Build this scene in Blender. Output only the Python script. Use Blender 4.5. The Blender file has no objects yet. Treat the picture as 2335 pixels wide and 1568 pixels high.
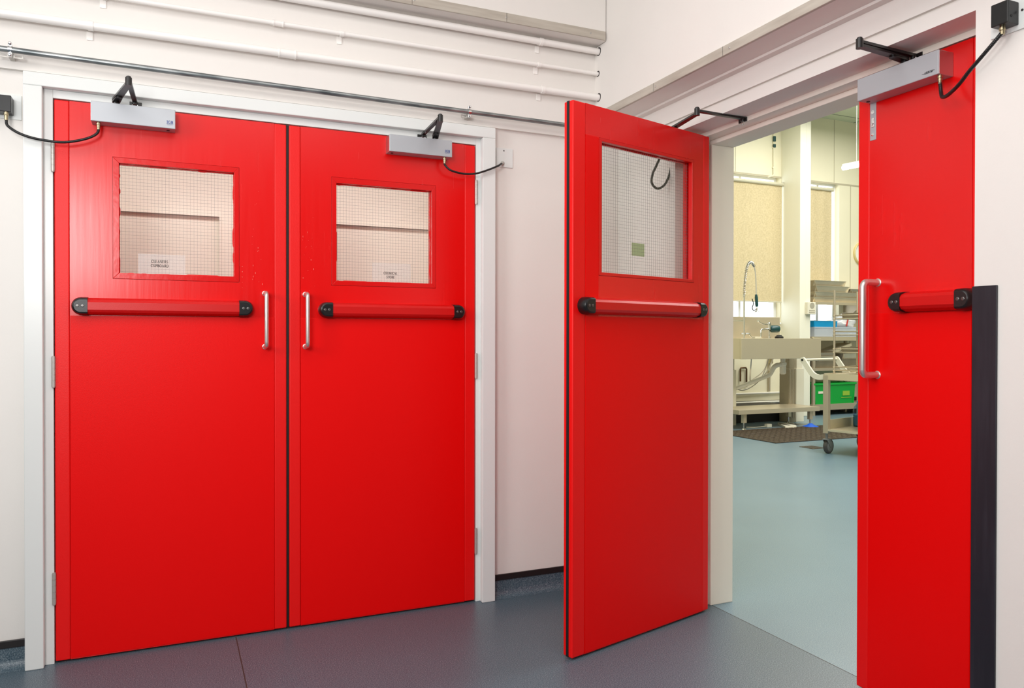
import bpy, bmesh, math, random
from mathutils import Vector, Matrix

random.seed(7)
SC = bpy.context.scene
COL = SC.collection
PI = math.pi

# ------------------------------------------------------------------ camera
cam_d = bpy.data.cameras.new('camera')
cam_d.sensor_width = 36.0
cam_d.lens = 1746.5 / 2335 * 36.0
cam_d.clip_start = 0.05
cam = bpy.data.objects.new('camera', cam_d)
COL.objects.link(cam)
_yaw, _pitch, _roll = 0.418009, -0.00705143, 0.00126859
_fw = Vector((math.sin(_yaw) * math.cos(_pitch), math.cos(_yaw) * math.cos(_pitch), math.sin(_pitch)))
_r = Vector((math.cos(_yaw), -math.sin(_yaw), 0))
_u = _r.cross(_fw)
_r2 = _r * math.cos(_roll) + _u * math.sin(_roll)
_u2 = _u * math.cos(_roll) - _r * math.sin(_roll)
_m = Matrix((_r2, _u2, -_fw)).transposed().to_4x4()
_m.translation = Vector((-2.21199, -3.11994, 1.15055))
cam.matrix_world = _m
SC.camera = cam

# ------------------------------------------------------------------ view, world, lights
vs = SC.view_settings
vs.view_transform = 'Standard'
vs.look = 'None'
vs.gamma = 1.0
vs.exposure = 0.0
vs.use_curve_mapping = False

world = bpy.data.worlds.new('sky')
SC.world = world
world.use_nodes = True
bg = world.node_tree.nodes['Background']
bg.inputs[0].default_value = (0.93, 0.97, 1.0, 1)
bg.inputs[1].default_value = 2.8


def area(name, loc, target, sx, sy, power, color, spread=180):
    l = bpy.data.lights.new(name, 'AREA')
    l.shape = 'RECTANGLE'
    l.size, l.size_y = sx, sy
    l.energy = power
    l.color = color
    l.spread = math.radians(spread)
    o = bpy.data.objects.new(name, l)
    COL.objects.link(o)
    o.location = loc
    d = Vector(target) - Vector(loc)
    o.rotation_euler = d.to_track_quat('-Z', 'Y').to_euler()
    return o


area('flash_softbox', (-3.03, -3.35, 1.88), (-1.9, 0.0, 1.5), 0.75, 0.75, 45, (1.0, 0.995, 0.985))
area('side_flash', (-4.7, -2.06, 2.25), (-0.8, -0.45, 1.6), 1.3, 1.3, 13, (1.0, 0.99, 0.975), 80)
area('room_ceiling_fill', (-2.4, -2.7, 3.12), (-2.4, -2.7, 0), 3.2, 3.0, 62, (1.0, 0.985, 0.965))  # unseen fill panel, added to lighten the upper walls and shadows
area('cupboard_fill', (-1.8, 0.14, 1.93), (-1.8, 0.62, 1.48), 1.6, 0.08, 4.6, (1.0, 0.99, 0.965))  # added strip hidden behind the leaves, brightens the view through the panes
area('kitchen_ceiling_light', (3.6, 0.6, 4.45), (3.6, 0.6, 0), 3.5, 3.5, 290, (1.0, 0.98, 0.94))
area('kitchen_back_light', (6.2, 3.4, 4.45), (6.2, 3.4, 0), 3.0, 3.0, 178, (1.0, 0.97, 0.89))


# ------------------------------------------------------------------ materials
def lin(c):
    return tuple(((v / 255) / 12.92 if v / 255 <= 0.04045 else ((v / 255 + 0.055) / 1.055) ** 2.4) for v in c)


def mat(name, rgb, rough=0.5, metal=0.0, spec=0.5, var=0.0, vscale=6.0, bump=0.0, bscale=80.0,
        stretch=(1, 1, 1), rvar=0.0, coat=0.0, linear=False, emit=None, trans=0.0):
    m = bpy.data.materials.new(name)
    m.use_nodes = True
    nt = m.node_tree
    b = nt.nodes['Principled BSDF']
    c = rgb if linear else lin(rgb)
    b.inputs['Base Color'].default_value = (*c, 1)
    b.inputs['Roughness'].default_value = rough
    b.inputs['Metallic'].default_value = metal
    b.inputs['Specular IOR Level'].default_value = spec
    b.inputs['Coat Weight'].default_value = coat
    if emit:
        b.inputs['Emission Color'].default_value = (*emit[0], 1)
        b.inputs['Emission Strength'].default_value = emit[1]
    tc = nt.nodes.new('ShaderNodeTexCoord')
    mp = nt.nodes.new('ShaderNodeMapping')
    mp.inputs['Scale'].default_value = stretch
    nt.links.new(tc.outputs['Object'], mp.inputs['Vector'])
    if var > 0:
        n = nt.nodes.new('ShaderNodeTexNoise')
        n.inputs['Scale'].default_value = vscale
        n.inputs['Detail'].default_value = 4
        nt.links.new(mp.outputs['Vector'], n.inputs['Vector'])
        r = nt.nodes.new('ShaderNodeValToRGB')
        r.color_ramp.elements[0].position = 0.3
        r.color_ramp.elements[1].position = 0.7
        r.color_ramp.elements[0].color = (*[max(0, v * (1 - var)) for v in c], 1)
        r.color_ramp.elements[1].color = (*[min(1, v * (1 + var)) for v in c], 1)
        nt.links.new(n.outputs['Fac'], r.inputs['Fac'])
        nt.links.new(r.outputs['Color'], b.inputs['Base Color'])
    if bump > 0:
        n2 = nt.nodes.new('ShaderNodeTexNoise')
        n2.inputs['Scale'].default_value = bscale
        n2.inputs['Detail'].default_value = 3
        nt.links.new(mp.outputs['Vector'], n2.inputs['Vector'])
        bp = nt.nodes.new('ShaderNodeBump')
        bp.inputs['Strength'].default_value = bump
        bp.inputs['Distance'].default_value = 0.002
        nt.links.new(n2.outputs['Fac'], bp.inputs['Height'])
        nt.links.new(bp.outputs['Normal'], b.inputs['Normal'])
        if rvar > 0:
            mr = nt.nodes.new('ShaderNodeMapRange')
            mr.inputs['To Min'].default_value = rough - rvar
            mr.inputs['To Max'].default_value = rough + rvar
            nt.links.new(n2.outputs['Fac'], mr.inputs['Value'])
            nt.links.new(mr.outputs['Result'], b.inputs['Roughness'])
    return m


def mat_glass(name, tint=(1, 1, 1), ior=1.5, rough=0.02, haze=0.0):
    m = bpy.data.materials.new(name)
    m.use_nodes = True
    nt = m.node_tree
    nt.nodes.clear()
    out = nt.nodes.new('ShaderNodeOutputMaterial')
    mix = nt.nodes.new('ShaderNodeMixShader')
    # Schlick reflectance from the facing angle (same on both faces of the pane)
    f0 = ((ior - 1) / (ior + 1)) ** 2
    lw = nt.nodes.new('ShaderNodeLayerWeight')
    lw.inputs['Blend'].default_value = 0.5
    pw = nt.nodes.new('ShaderNodeMath')
    pw.operation = 'POWER'
    pw.inputs[1].default_value = 5.0
    nt.links.new(lw.outputs['Facing'], pw.inputs[0])
    fr = nt.nodes.new('ShaderNodeMath')
    fr.operation = 'MULTIPLY_ADD'
    fr.inputs[1].default_value = 1 - f0
    fr.inputs[2].default_value = f0
    nt.links.new(pw.outputs[0], fr.inputs[0])
    tr = nt.nodes.new('ShaderNodeBsdfTransparent')
    tr.inputs['Color'].default_value = (*tint, 1)
    gl = nt.nodes.new('ShaderNodeBsdfGlossy')
    gl.inputs['Roughness'].default_value = rough
    nt.links.new(fr.outputs[0], mix.inputs[0])
    base = tr.outputs[0]
    if haze > 0:
        hz_ = nt.nodes.new('ShaderNodeMixShader')
        hz_.inputs[0].default_value = haze
        df = nt.nodes.new('ShaderNodeBsdfDiffuse')
        df.inputs['Color'].default_value = (0.86, 0.89, 0.93, 1)
        nt.links.new(base, hz_.inputs[1])
        nt.links.new(df.outputs[0], hz_.inputs[2])
        base = hz_.outputs[0]
    nt.links.new(base, mix.inputs[1])
    nt.links.new(gl.outputs[0], mix.inputs[2])
    nt.links.new(mix.outputs[0], out.inputs['Surface'])
    return m


def mat_floor(name, a, b_, spot, rough=0.33):
    m = mat(name, a, rough, spec=0.5)
    nt = m.node_tree
    b = nt.nodes['Principled BSDF']
    tc = nt.nodes.new('ShaderNodeTexCoord')
    n = nt.nodes.new('ShaderNodeTexNoise')
    n.inputs['Scale'].default_value = 290
    n.inputs['Detail'].default_value = 4
    n.inputs['Roughness'].default_value = 0.75
    nt.links.new(tc.outputs['Object'], n.inputs['Vector'])
    r = nt.nodes.new('ShaderNodeValToRGB')
    e = r.color_ramp.elements
    e[0].position, e[0].color = 0.36, (*lin(a), 1)
    e[1].position, e[1].color = 0.66, (*lin(spot), 1)
    k = e.new(0.5)
    k.color = (*lin(b_), 1)
    nt.links.new(n.outputs['Fac'], r.inputs['Fac'])
    n2 = nt.nodes.new('ShaderNodeTexNoise')
    n2.inputs['Scale'].default_value = 1.3
    n2.inputs['Detail'].default_value = 5
    nt.links.new(tc.outputs['Object'], n2.inputs['Vector'])
    mx = nt.nodes.new('ShaderNodeMix')
    mx.data_type = 'RGBA'
    mx.blend_type = 'MULTIPLY'
    mx.inputs[0].default_value = 0.25
    nt.links.new(r.outputs['Color'], mx.inputs[6])
    nt.links.new(n2.outputs['Fac'], mx.inputs[7])
    nt.links.new(mx.outputs[2], b.inputs['Base Color'])
    mr = nt.nodes.new('ShaderNodeMapRange')
    mr.inputs['To Min'].default_value = rough - 0.06
    mr.inputs['To Max'].default_value = rough + 0.1
    nt.links.new(n.outputs['Fac'], mr.inputs['Value'])
    nt.links.new(mr.outputs['Result'], b.inputs['Roughness'])
    bp = nt.nodes.new('ShaderNodeBump')
    bp.inputs['Strength'].default_value = 0.12
    bp.inputs['Distance'].default_value = 0.001
    nt.links.new(n.outputs['Fac'], bp.inputs['Height'])
    nt.links.new(bp.outputs['Normal'], b.inputs['Normal'])
    return m


def mat_mix(name, c1, c2, scale, stretch, lo, hi, rough=0.4, metal=0.0, bump=0.0):
    """Two-tone noise material (galvanised mottling, scuffs)."""
    m = mat(name, c1, rough, metal)
    nt = m.node_tree
    b = nt.nodes['Principled BSDF']
    tc = nt.nodes.new('ShaderNodeTexCoord')
    mp = nt.nodes.new('ShaderNodeMapping')
    mp.inputs['Scale'].default_value = stretch
    n = nt.nodes.new('ShaderNodeTexNoise')
    n.inputs['Scale'].default_value = scale
    n.inputs['Detail'].default_value = 6
    nt.links.new(tc.outputs['Object'], mp.inputs['Vector'])
    nt.links.new(mp.outputs['Vector'], n.inputs['Vector'])
    r = nt.nodes.new('ShaderNodeValToRGB')
    e = r.color_ramp.elements
    e[0].position, e[0].color = lo, (*lin(c1), 1)
    e[1].position, e[1].color = hi, (*lin(c2), 1)
    nt.links.new(n.outputs['Fac'], r.inputs['Fac'])
    nt.links.new(r.outputs['Color'], b.inputs['Base Color'])
    return m


def mat_blind(name):
    m = bpy.data.materials.new(name)
    m.use_nodes = True
    nt = m.node_tree
    nt.nodes.clear()
    out = nt.nodes.new('ShaderNodeOutputMaterial')
    mix = nt.nodes.new('ShaderNodeMixShader')
    mix.inputs[0].default_value = 0.30
    d = nt.nodes.new('ShaderNodeBsdfDiffuse')
    t = nt.nodes.new('ShaderNodeBsdfTranslucent')
    tc = nt.nodes.new('ShaderNodeTexCoord')
    n = nt.nodes.new('ShaderNodeTexNoise')
    n.inputs['Scale'].default_value = 45
    n.inputs['Detail'].default_value = 4
    nt.links.new(tc.outputs['Object'], n.inputs['Vector'])
    r = nt.nodes.new('ShaderNodeValToRGB')
    r.color_ramp.elements[0].position = 0.3
    r.color_ramp.elements[1].position = 0.7
    r.color_ramp.elements[0].color = (*lin((214, 200, 163)), 1)
    r.color_ramp.elements[1].color = (*lin((231, 218, 185)), 1)
    nt.links.new(n.outputs['Fac'], r.inputs['Fac'])
    nt.links.new(r.outputs['Color'], d.inputs['Color'])
    nt.links.new(r.outputs['Color'], t.inputs['Color'])
    nt.links.new(d.outputs[0], mix.inputs[1])
    nt.links.new(t.outputs[0], mix.inputs[2])
    nt.links.new(mix.outputs[0], out.inputs['Surface'])
    return m


M = dict(
    wall=mat('wall_paint', (236, 231, 226), 0.55, spec=0.3, var=0.015, vscale=3, bump=0.10, bscale=120),
    backwall=mat('darkened_wall_paint', (118, 114, 110), 0.6, spec=0.2),  # for the unseen walls, darkened to weaken reflections in the red doors
    gloss=mat('white_gloss_paint', (229, 231, 229), 0.28, spec=0.5, bump=0.06, bscale=25),
    pipe=mat('white_pipe_paint', (250, 246, 242), 0.33, spec=0.5, bump=0.05, bscale=60),
    red_paint=mat('red_brushed_paint', (228, 1, 1), 0.26, spec=0.52, bump=0.10, bscale=60, stretch=(1, 1, 0.06), rvar=0.04),
    red_rail=mat('red_brushed_rail_paint', (228, 1, 1), 0.26, spec=0.52, bump=0.10, bscale=60, stretch=(0.06, 1, 1), rvar=0.04),
    red_sheet=mat('red_kick_sheet', (234, 1, 1), 0.42, spec=0.21, bump=0.16, bscale=420),
    red_guard=mat('red_edge_guard', (236, 8, 7), 0.42, spec=0.38, bump=0.18, bscale=420),
    red_bar=mat('red_bar_vinyl', (205, 8, 7), 0.36, spec=0.4, bump=0.1, bscale=420),
    red_bead=mat('red_bead_paint', (218, 5, 5), 0.25, spec=0.45, bump=0.25, bscale=40),
    scuff=mat('chipped_pink_paint', (242, 150, 135), 0.5),
    black=mat('black_plastic', (20, 20, 21), 0.32, spec=0.5, bump=0.05, bscale=300),
    black_arm=mat('black_enamel', (22, 18, 18), 0.28, spec=0.6),
    rubber=mat('black_rubber', (14, 14, 14), 0.6),
    protect=mat_mix('black_scuffed_sheet', (27, 27, 36), (52, 51, 60), 7, (1, 6, 0.5), 0.45, 0.95, 0.42),
    cap=mat('black_capping', (32, 26, 26), 0.45),
    alu=mat('satin_silver', (184, 187, 192), 0.52, metal=0.4, spec=0.5, bump=0.03, bscale=300),
    screw=mat('dark_screw', (120, 118, 116), 0.35, metal=0.9),
    gloss_warm=mat('warm_gloss_paint', (243, 236, 225), 0.3, bump=0.06, bscale=25),
    alu_end=mat('polished_end', (196, 196, 198), 0.28, metal=0.95),
    chrome=mat('chrome', (225, 225, 225), 0.12, metal=1.0),
    steel=mat('brushed_steel', (222, 218, 213), 0.34, metal=0.85, bump=0.03, bscale=120, stretch=(1, 1, 0.1)),
    nickel=mat('nickel_fitting', (178, 165, 135), 0.28, metal=1.0),
    hinge=mat('hinge_steel', (190, 186, 180), 0.4, metal=0.5),
    galv=mat_mix('galvanised_tube', (112, 118, 120), (176, 180, 180), 40, (0.25, 1, 1), 0.35, 0.65, 0.34, metal=0.75),
    edge=mat_mix('bare_edge_strip', (176, 166, 154), (203, 196, 184), 12, (0.4, 0.4, 3), 0.3, 0.7, 0.5, metal=0.15),
    glass=mat_glass('clear_glass', (0.97, 0.98, 0.97)),
    wire=mat('glass_wire', (122, 119, 114), 0.5, metal=0.0),
    paper=mat_glass('thin_film', (0.985, 0.985, 0.985), 1.3, 0.3, 0.10),
    ink=mat('black_ink', (45, 38, 38), 0.6),
    blue_ink=mat('blue_print', (35, 70, 150), 0.5),
    liner=mat('cupboard_liner', (250, 240, 228), 0.5, spec=0.3),
    green_film=mat('green_sticker', (206, 222, 172), 0.5),
    floor=mat_floor('vinyl_floor', (42, 62, 76), (78, 100, 114), (150, 160, 166), 0.36),
    kfloor=mat_floor('vinyl_floor_kitchen_lit', (84, 112, 130), (112, 140, 154), (158, 177, 185), 0.30),  # same vinyl as the room, with the kitchen's brighter light in its colour
    weld=mat('floor_weld', (62, 58, 54), 0.6),
    ceil=mat('ceiling_paint', (240, 238, 232), 0.7),
    kwall=mat('kitchen_wall', (238, 232, 206), 0.5, spec=0.3, var=0.02, vscale=2),
    kcol=mat('kitchen_pillar_paint', (243, 240, 222), 0.4, spec=0.4),
    ktile=mat('ceiling_tile', (214, 222, 196), 0.7),
    kgrid=mat('ceiling_grid', (150, 158, 140), 0.5),
    seam=mat('panel_seam', (190, 182, 158), 0.6),
    blind=mat_blind('blind_fabric'),
    blindtube=mat('blind_rail', (205, 200, 178), 0.4),
    wframe=mat('window_frame', (240, 242, 244), 0.35),
    ksteel=mat('kitchen_steel', (220, 207, 182), 0.36, metal=0.65, bump=0.02, bscale=90),
    ksteel2=mat('dull_steel', (190, 177, 155), 0.45, metal=0.5, bump=0.02, bscale=90),
    kwhite=mat('white_enamel', (232, 226, 206), 0.35),
    kgrey=mat('grey_enamel', (150, 140, 118), 0.45),
    pvc=mat('white_pvc', (235, 232, 222), 0.35),
    copper=mat('dull_copper', (96, 70, 46), 0.4, metal=0.7),
    dark=mat('dark_plinth', (26, 24, 26), 0.5),
    mat_=mat_mix('rubber_mat', (48, 38, 28), (84, 68, 50), 55, (1, 1, 1), 0.35, 0.65, 0.6),
    drain=mat('drain_plate', (92, 82, 68), 0.45, metal=0.4),
    teal=mat('teal_plastic', (20, 70, 72), 0.3),
    cyan=mat('blue_plastic', (10, 150, 205), 0.35),
    clearbox=mat_glass('clear_plastic', (0.93, 0.955, 0.98), 1.4, 0.15, 0.35),
    bag=mat('white_bag', (236, 236, 238), 0.5),
    blue=mat('blue_foot', (20, 90, 205), 0.4),
    green=mat('green_crate', (10, 165, 60), 0.35),
    green_label=mat('crate_print', (150, 190, 60), 0.5),
    aluK=mat('baking_tin', (222, 211, 186), 0.36, metal=0.6, var=0.08, vscale=4),
    tinD=mat('worn_tin', (150, 138, 116), 0.4, metal=0.5, var=0.15, vscale=5),
    caster=mat('caster_grey', (120, 122, 122), 0.4),
    tyre=mat('tyre_grey', (70, 68, 66), 0.6),
    bottle=mat_glass('bottle_blue', (0.55, 0.75, 0.9), 1.35, 0.05),
    water=mat('bottle_fill', (90, 130, 140), 0.2),
    tube=mat('tube_light', (255, 255, 245), 0.4, emit=((1, 1, 0.93), 7.0)),
    clockrim=mat('clock_rim', (214, 196, 140), 0.4),
    clockface=mat('clock_face', (248, 244, 232), 0.5),
    grille=mat('grey_print', (170, 164, 146), 0.5),
    red_hose=mat('red_plastic', (190, 40, 25), 0.4),
)


# ------------------------------------------------------------------ mesh helpers
class MB:
    def __init__(self):
        self.bm = bmesh.new()

    def box(self, x0, x1, y0, y1, z0, z1, bev=0.0, seg=2, mtx=None):
        vs_ = []
        tmp = bmesh.new()
        for x in (x0, x1):
            for y in (y0, y1):
                for z in (z0, z1):
                    vs_.append(tmp.verts.new((x, y, z)))
        for f in ((0, 1, 3, 2), (4, 6, 7, 5), (0, 4, 5, 1), (2, 3, 7, 6), (0, 2, 6, 4), (1, 5, 7, 3)):
            tmp.faces.new([vs_[i] for i in f])
        if bev > 0:
            bmesh.ops.bevel(tmp, geom=list(tmp.edges), offset=bev, segments=seg, profile=0.5, affect='EDGES')
        self._merge(tmp, mtx)
        return self

    def _merge(self, tmp, mtx=None):
        if mtx is not None:
            bmesh.ops.transform(tmp, matrix=mtx, verts=list(tmp.verts))
        bmesh.ops.recalc_face_normals(tmp, faces=list(tmp.faces))
        mp = {}
        for v in tmp.verts:
            mp[v] = self.bm.verts.new(v.co)
        for f in tmp.faces:
            try:
                nf = self.bm.faces.new([mp[v] for v in f.verts])
                nf.smooth = f.smooth
            except ValueError:
                pass
        tmp.free()

    def prism(self, pts, axis, a, b, bev=0.0, mtx=None):
        """Extrude a 2D polygon. axis 0: pts are (y,z); 1: (x,z); 2: (x,y)."""
        def P(p, t):
            return [(t, p[0], p[1]), (p[0], t, p[1]), (p[0], p[1], t)][axis]
        tmp = bmesh.new()
        A = [tmp.verts.new(P(p, a)) for p in pts]
        B = [tmp.verts.new(P(p, b)) for p in pts]
        tmp.faces.new(A)
        tmp.faces.new(B[::-1])
        n = len(pts)
        for i in range(n):
            tmp.faces.new((A[i], B[i], B[(i + 1) % n], A[(i + 1) % n]))
        if bev > 0:
            bmesh.ops.bevel(tmp, geom=list(tmp.edges), offset=bev, segments=2, profile=0.5, affect='EDGES')
        self._merge(tmp, mtx)
        return self

    def tube(self, pts, r, seg=12, cap=True):
        """Tube along points; r is a number or a list of radii."""
        pts = [Vector(p) for p in pts]
        n = len(pts)
        rs = r if isinstance(r, (list, tuple)) else [r] * n
        tmp = bmesh.new()
        rings = []
        up = None
        for i, p in enumerate(pts):
            if i == 0:
                d = pts[1] - pts[0]
            elif i == n - 1:
                d = pts[-1] - pts[-2]
            else:
                d = (pts[i + 1] - pts[i]).normalized() + (pts[i] - pts[i - 1]).normalized()
            if d.length < 1e-9:
                d = Vector((0, 0, 1))
            d.normalize()
            if up is None:
                up = Vector((0, 0, 1)) if abs(d.z) < 0.9 else Vector((1, 0, 0))
            a = d.cross(up)
            if a.length < 1e-6:
                a = d.orthogonal()
            a.normalize()
            b = a.cross(d).normalized()
            up = b
            rings.append([tmp.verts.new(p + (a * math.cos(2 * PI * k / seg) + b * math.sin(2 * PI * k / seg)) * rs[i]) for k in range(seg)])
        for i in range(n - 1):
            for k in range(seg):
                f = tmp.faces.new((rings[i][k], rings[i][(k + 1) % seg], rings[i + 1][(k + 1) % seg], rings[i + 1][k]))
                f.smooth = True
        if cap:
            tmp.faces.new(rings[0][::-1])
            tmp.faces.new(rings[-1])
        self._merge(tmp)
        return self

    def cyl(self, p0, p1, r, seg=16):
        return self.tube([p0, p1], r, seg)

    def lathe(self, prof, origin=(0, 0, 0), axis=(0, 0, 1), seg=24):
        """Profile [(r, h)] spun about axis through origin."""
        q = Vector((0, 0, 1)).rotation_difference(Vector(axis).normalized()).to_matrix().to_4x4()
        mt = Matrix.Translation(origin) @ q
        tmp = bmesh.new()
        rings = []
        for r, h in prof:
            if r < 1e-6:
                rings.append([tmp.verts.new((0, 0, h))])
            else:
                rings.append([tmp.verts.new((r * math.cos(2 * PI * k / seg), r * math.sin(2 * PI * k / seg), h)) for k in range(seg)])
        for a, b in zip(rings, rings[1:]):
            for k in range(seg):
                k2 = (k + 1) % seg
                if len(a) == 1 and len(b) == 1:
                    continue
                if len(a) == 1:
                    f = tmp.faces.new((a[0], b[k], b[k2]))
                elif len(b) == 1:
                    f = tmp.faces.new((a[k], a[k2], b[0]))
                else:
                    f = tmp.faces.new((a[k], a[k2], b[k2], b[k]))
                f.smooth = True
        if len(rings[0]) > 1:
            tmp.faces.new(rings[0][::-1])
        if len(rings[-1]) > 1:
            tmp.faces.new(rings[-1])
        self._merge(tmp, mt)
        return self

    def bar(self, p0, p1, w0, w1, t, z_up=(0, 0, 1), bev=0.0015):
        """Flat tapered bar from p0 to p1: widths w0, w1 across, thickness t along z_up."""
        p0, p1 = Vector(p0), Vector(p1)
        d = (p1 - p0)
        L = d.length
        d.normalize()
        zz = Vector(z_up)
        s = zz.cross(d).normalized()
        zz = d.cross(s).normalized()
        mt = Matrix((d, s, zz)).transposed().to_4x4()
        mt.translation = p0
        pts = []
        for k in range(9):
            a = PI / 2 + PI * k / 8
            pts.append((w0 / 2 * math.cos(a), w0 / 2 * math.sin(a)))
        for k in range(9):
            a = -PI / 2 + PI * k / 8
            pts.append((L + w1 / 2 * math.cos(a), w1 / 2 * math.sin(a)))
        return self.prism(pts, 2, -t / 2, t / 2, 0, mt)

    def build(self, name, material, parent=None, world=False, auto=True):
        me = bpy.data.meshes.new(name)
        if world and parent is not None:
            bmesh.ops.transform(self.bm, matrix=ROOTINV[parent.name], verts=list(self.bm.verts))
        self.bm.normal_update()
        flags = [f.smooth for f in self.bm.faces]
        self.bm.to_mesh(me)
        self.bm.free()
        if any(flags):
            me.set_sharp_from_angle(angle=math.radians(38))
            me.polygons.foreach_set('use_smooth', flags)
        me.materials.append(material)
        o = bpy.data.objects.new(name, me)
        COL.objects.link(o)
        if parent is not None:
            o.parent = parent
            if parent.name in ROOTINV:
                ROOTINV[o.name] = ROOTINV[parent.name]
        return o


ROOTINV = {}


def tag(o, label=None, cat=None, group=None, kind=None):
    if label:
        o['label'] = label
    if cat:
        o['category'] = cat
    if group:
        o['group'] = group
    if kind:
        o['kind'] = kind
    return o


def thing(name, label, cat, loc=(0, 0, 0), rotz=0.0, group=None, kind=None):
    o = bpy.data.objects.new(name, None)
    COL.objects.link(o)
    o.empty_display_size = 0.05
    o.location = loc
    o.rotation_euler = (0, 0, rotz)
    ROOTINV[o.name] = (Matrix.Translation(loc) @ Matrix.Rotation(rotz, 4, 'Z')).inverted()
    return tag(o, label, cat, group, kind)


def solo(mb, name, material, label, cat, loc, group=None, kind=None):
    """A one-mesh thing whose geometry was given in world coordinates; its origin is put at loc."""
    bmesh.ops.transform(mb.bm, matrix=Matrix.Translation(-Vector(loc)), verts=list(mb.bm.verts))
    o = mb.build(name, material)
    o.location = loc
    ROOTINV[o.name] = Matrix.Translation(-Vector(loc))
    return tag(o, label, cat, group, kind)


def struct(mb, name, material, label, cat, loc=(0, 0, 0)):
    return solo(mb, name, material, label, cat, loc, kind='structure')


def spline(pts, n=8):
    pts = [Vector(p) for p in pts]
    P = [pts[0] * 2 - pts[1]] + pts + [pts[-1] * 2 - pts[-2]]
    out = []
    for i in range(1, len(P) - 2):
        a, b, c, d = P[i - 1], P[i], P[i + 1], P[i + 2]
        for k in range(n):
            t = k / n
            out.append(0.5 * ((2 * b) + (c - a) * t + (2 * a - 5 * b + 4 * c - d) * t * t + (3 * b - a - 3 * c + d) * t ** 3))
    out.append(pts[-1])
    return out


# serif lettering: strokes in a cell one cap-height tall; ('l', x0, y0, x1, y1, w) or ('a', cx, cy, rx, ry, deg0, deg1, w)
TK, TN = 0.17, 0.075
GLYPH = {
    'C': (0.76, [('a', .42, .5, .34, .45, 50, 310, TK), ('l', .70, .66, .70, .97, TN)]),
    'L': (0.66, [('l', .2, 0, .2, 1, TK), ('l', .05, .03, .6, .03, TN), ('l', .05, .97, .36, .97, TN), ('l', .58, .03, .58, .3, TN)]),
    'E': (0.70, [('l', .2, 0, .2, 1, TK), ('l', .05, .03, .62, .03, TN), ('l', .05, .97, .6, .97, TN), ('l', .2, .5, .46, .5, TN),
                 ('l', .6, .03, .6, .28, TN), ('l', .57, .72, .57, .97, TN), ('l', .46, .38, .46, .62, TN)]),
    'A': (0.82, [('l', .12, 0, .41, 1, TN), ('l', .39, 1, .68, 0, TK), ('l', .22, .33, .58, .33, TN), ('l', 0, .03, .26, .03, TN), ('l', .52, .03, .82, .03, TN)]),
    'N': (0.86, [('l', .15, 0, .15, 1, TN), ('l', .14, .97, .70, .03, TK), ('l', .70, 0, .70, 1, TN), ('l', .02, .03, .3, .03, TN), ('l', .56, .97, .84, .97, TN), ('l', .02, .97, .2, .97, TN)]),
    'R': (0.80, [('l', .2, 0, .2, 1, TK), ('a', .36, .74, .24, .23, -90, 90, TK), ('l', .2, .97, .38, .97, TN), ('l', .2, .51, .38, .51, TN), ('l', .38, .5, .68, .02, TK),
                 ('l', .05, .03, .36, .03, TN), ('l', .05, .97, .25, .97, TN), ('l', .6, .03, .8, .03, TN)]),
    'S': (0.62, [('a', .3, .73, .2, .24, 40, 270, TK * .8), ('a', .3, .25, .22, .24, -140, 90, TK * .8), ('l', .49, .72, .49, .97, TN), ('l', .09, .03, .09, .3, TN)]),
    'U': (0.80, [('l', .2, .35, .2, 1, TK), ('a', .41, .35, .22, .32, 180, 360, TK * .8), ('l', .62, .35, .62, 1, TN), ('l', .05, .97, .36, .97, TN), ('l', .5, .97, .76, .97, TN)]),
    'P': (0.70, [('l', .2, 0, .2, 1, TK), ('a', .36, .72, .24, .25, -90, 90, TK), ('l', .2, .97, .38, .97, TN), ('l', .2, .47, .38, .47, TN), ('l', .05, .03, .38, .03, TN), ('l', .05, .97, .25, .97, TN)]),
    'B': (0.74, [('l', .2, 0, .2, 1, TK), ('a', .36, .75, .22, .22, -90, 90, TK), ('a', .36, .27, .27, .24, -90, 90, TK), ('l', .05, .97, .38, .97, TN), ('l', .2, .52, .38, .52, TN), ('l', .05, .03, .38, .03, TN)]),
    'O': (0.86, [('a', .42, .5, .32, .45, 0, 360, TK)]),
    'D': (0.82, [('l', .2, 0, .2, 1, TK), ('a', .34, .5, .36, .47, -90, 90, TK), ('l', .05, .97, .36, .97, TN), ('l', .05, .03, .36, .03, TN)]),
    'H': (0.88, [('l', .2, 0, .2, 1, TK), ('l', .66, 0, .66, 1, TK), ('l', .2, .5, .66, .5, TN), ('l', .05, .03, .35, .03, TN), ('l', .05, .97, .35, .97, TN), ('l', .51, .03, .81, .03, TN), ('l', .51, .97, .81, .97, TN)]),
    'M': (1.02, [('l', .16, 0, .16, 1, TN), ('l', .18, 1, .48, .05, TK), ('l', .5, .05, .8, 1, TN), ('l', .82, 0, .82, 1, TK), ('l', .02, .03, .3, .03, TN), ('l', .68, .03, .97, .03, TN)]),
    'I': (0.44, [('l', .21, 0, .21, 1, TK), ('l', .05, .03, .37, .03, TN), ('l', .05, .97, .37, .97, TN)]),
    'T': (0.72, [('l', .36, 0, .36, 1, TK), ('l', .04, .97, .68, .97, TN), ('l', .05, .72, .05, .97, TN), ('l', .67, .72, .67, .97, TN), ('l', .2, .03, .52, .03, TN)]),
    'G': (0.84, [('a', .42, .5, .34, .45, 50, 330, TK), ('l', .70, .66, .70, .97, TN), ('l', .66, .05, .66, .42, TK), ('l', .5, .42, .82, .42, TN)]),
    'W': (1.04, [('l', .12, 1, .34, 0, TK), ('l', .34, 0, .52, .9, TN), ('l', .52, .9, .72, 0, TK), ('l', .72, 0, .92, 1, TN), ('l', 0, .97, .26, .97, TN), ('l', .8, .97, 1.04, .97, TN)]),
    ' ': (0.4, []),
}


def text_width(s):
    return sum(GLYPH[c][0] for c in s)


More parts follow.
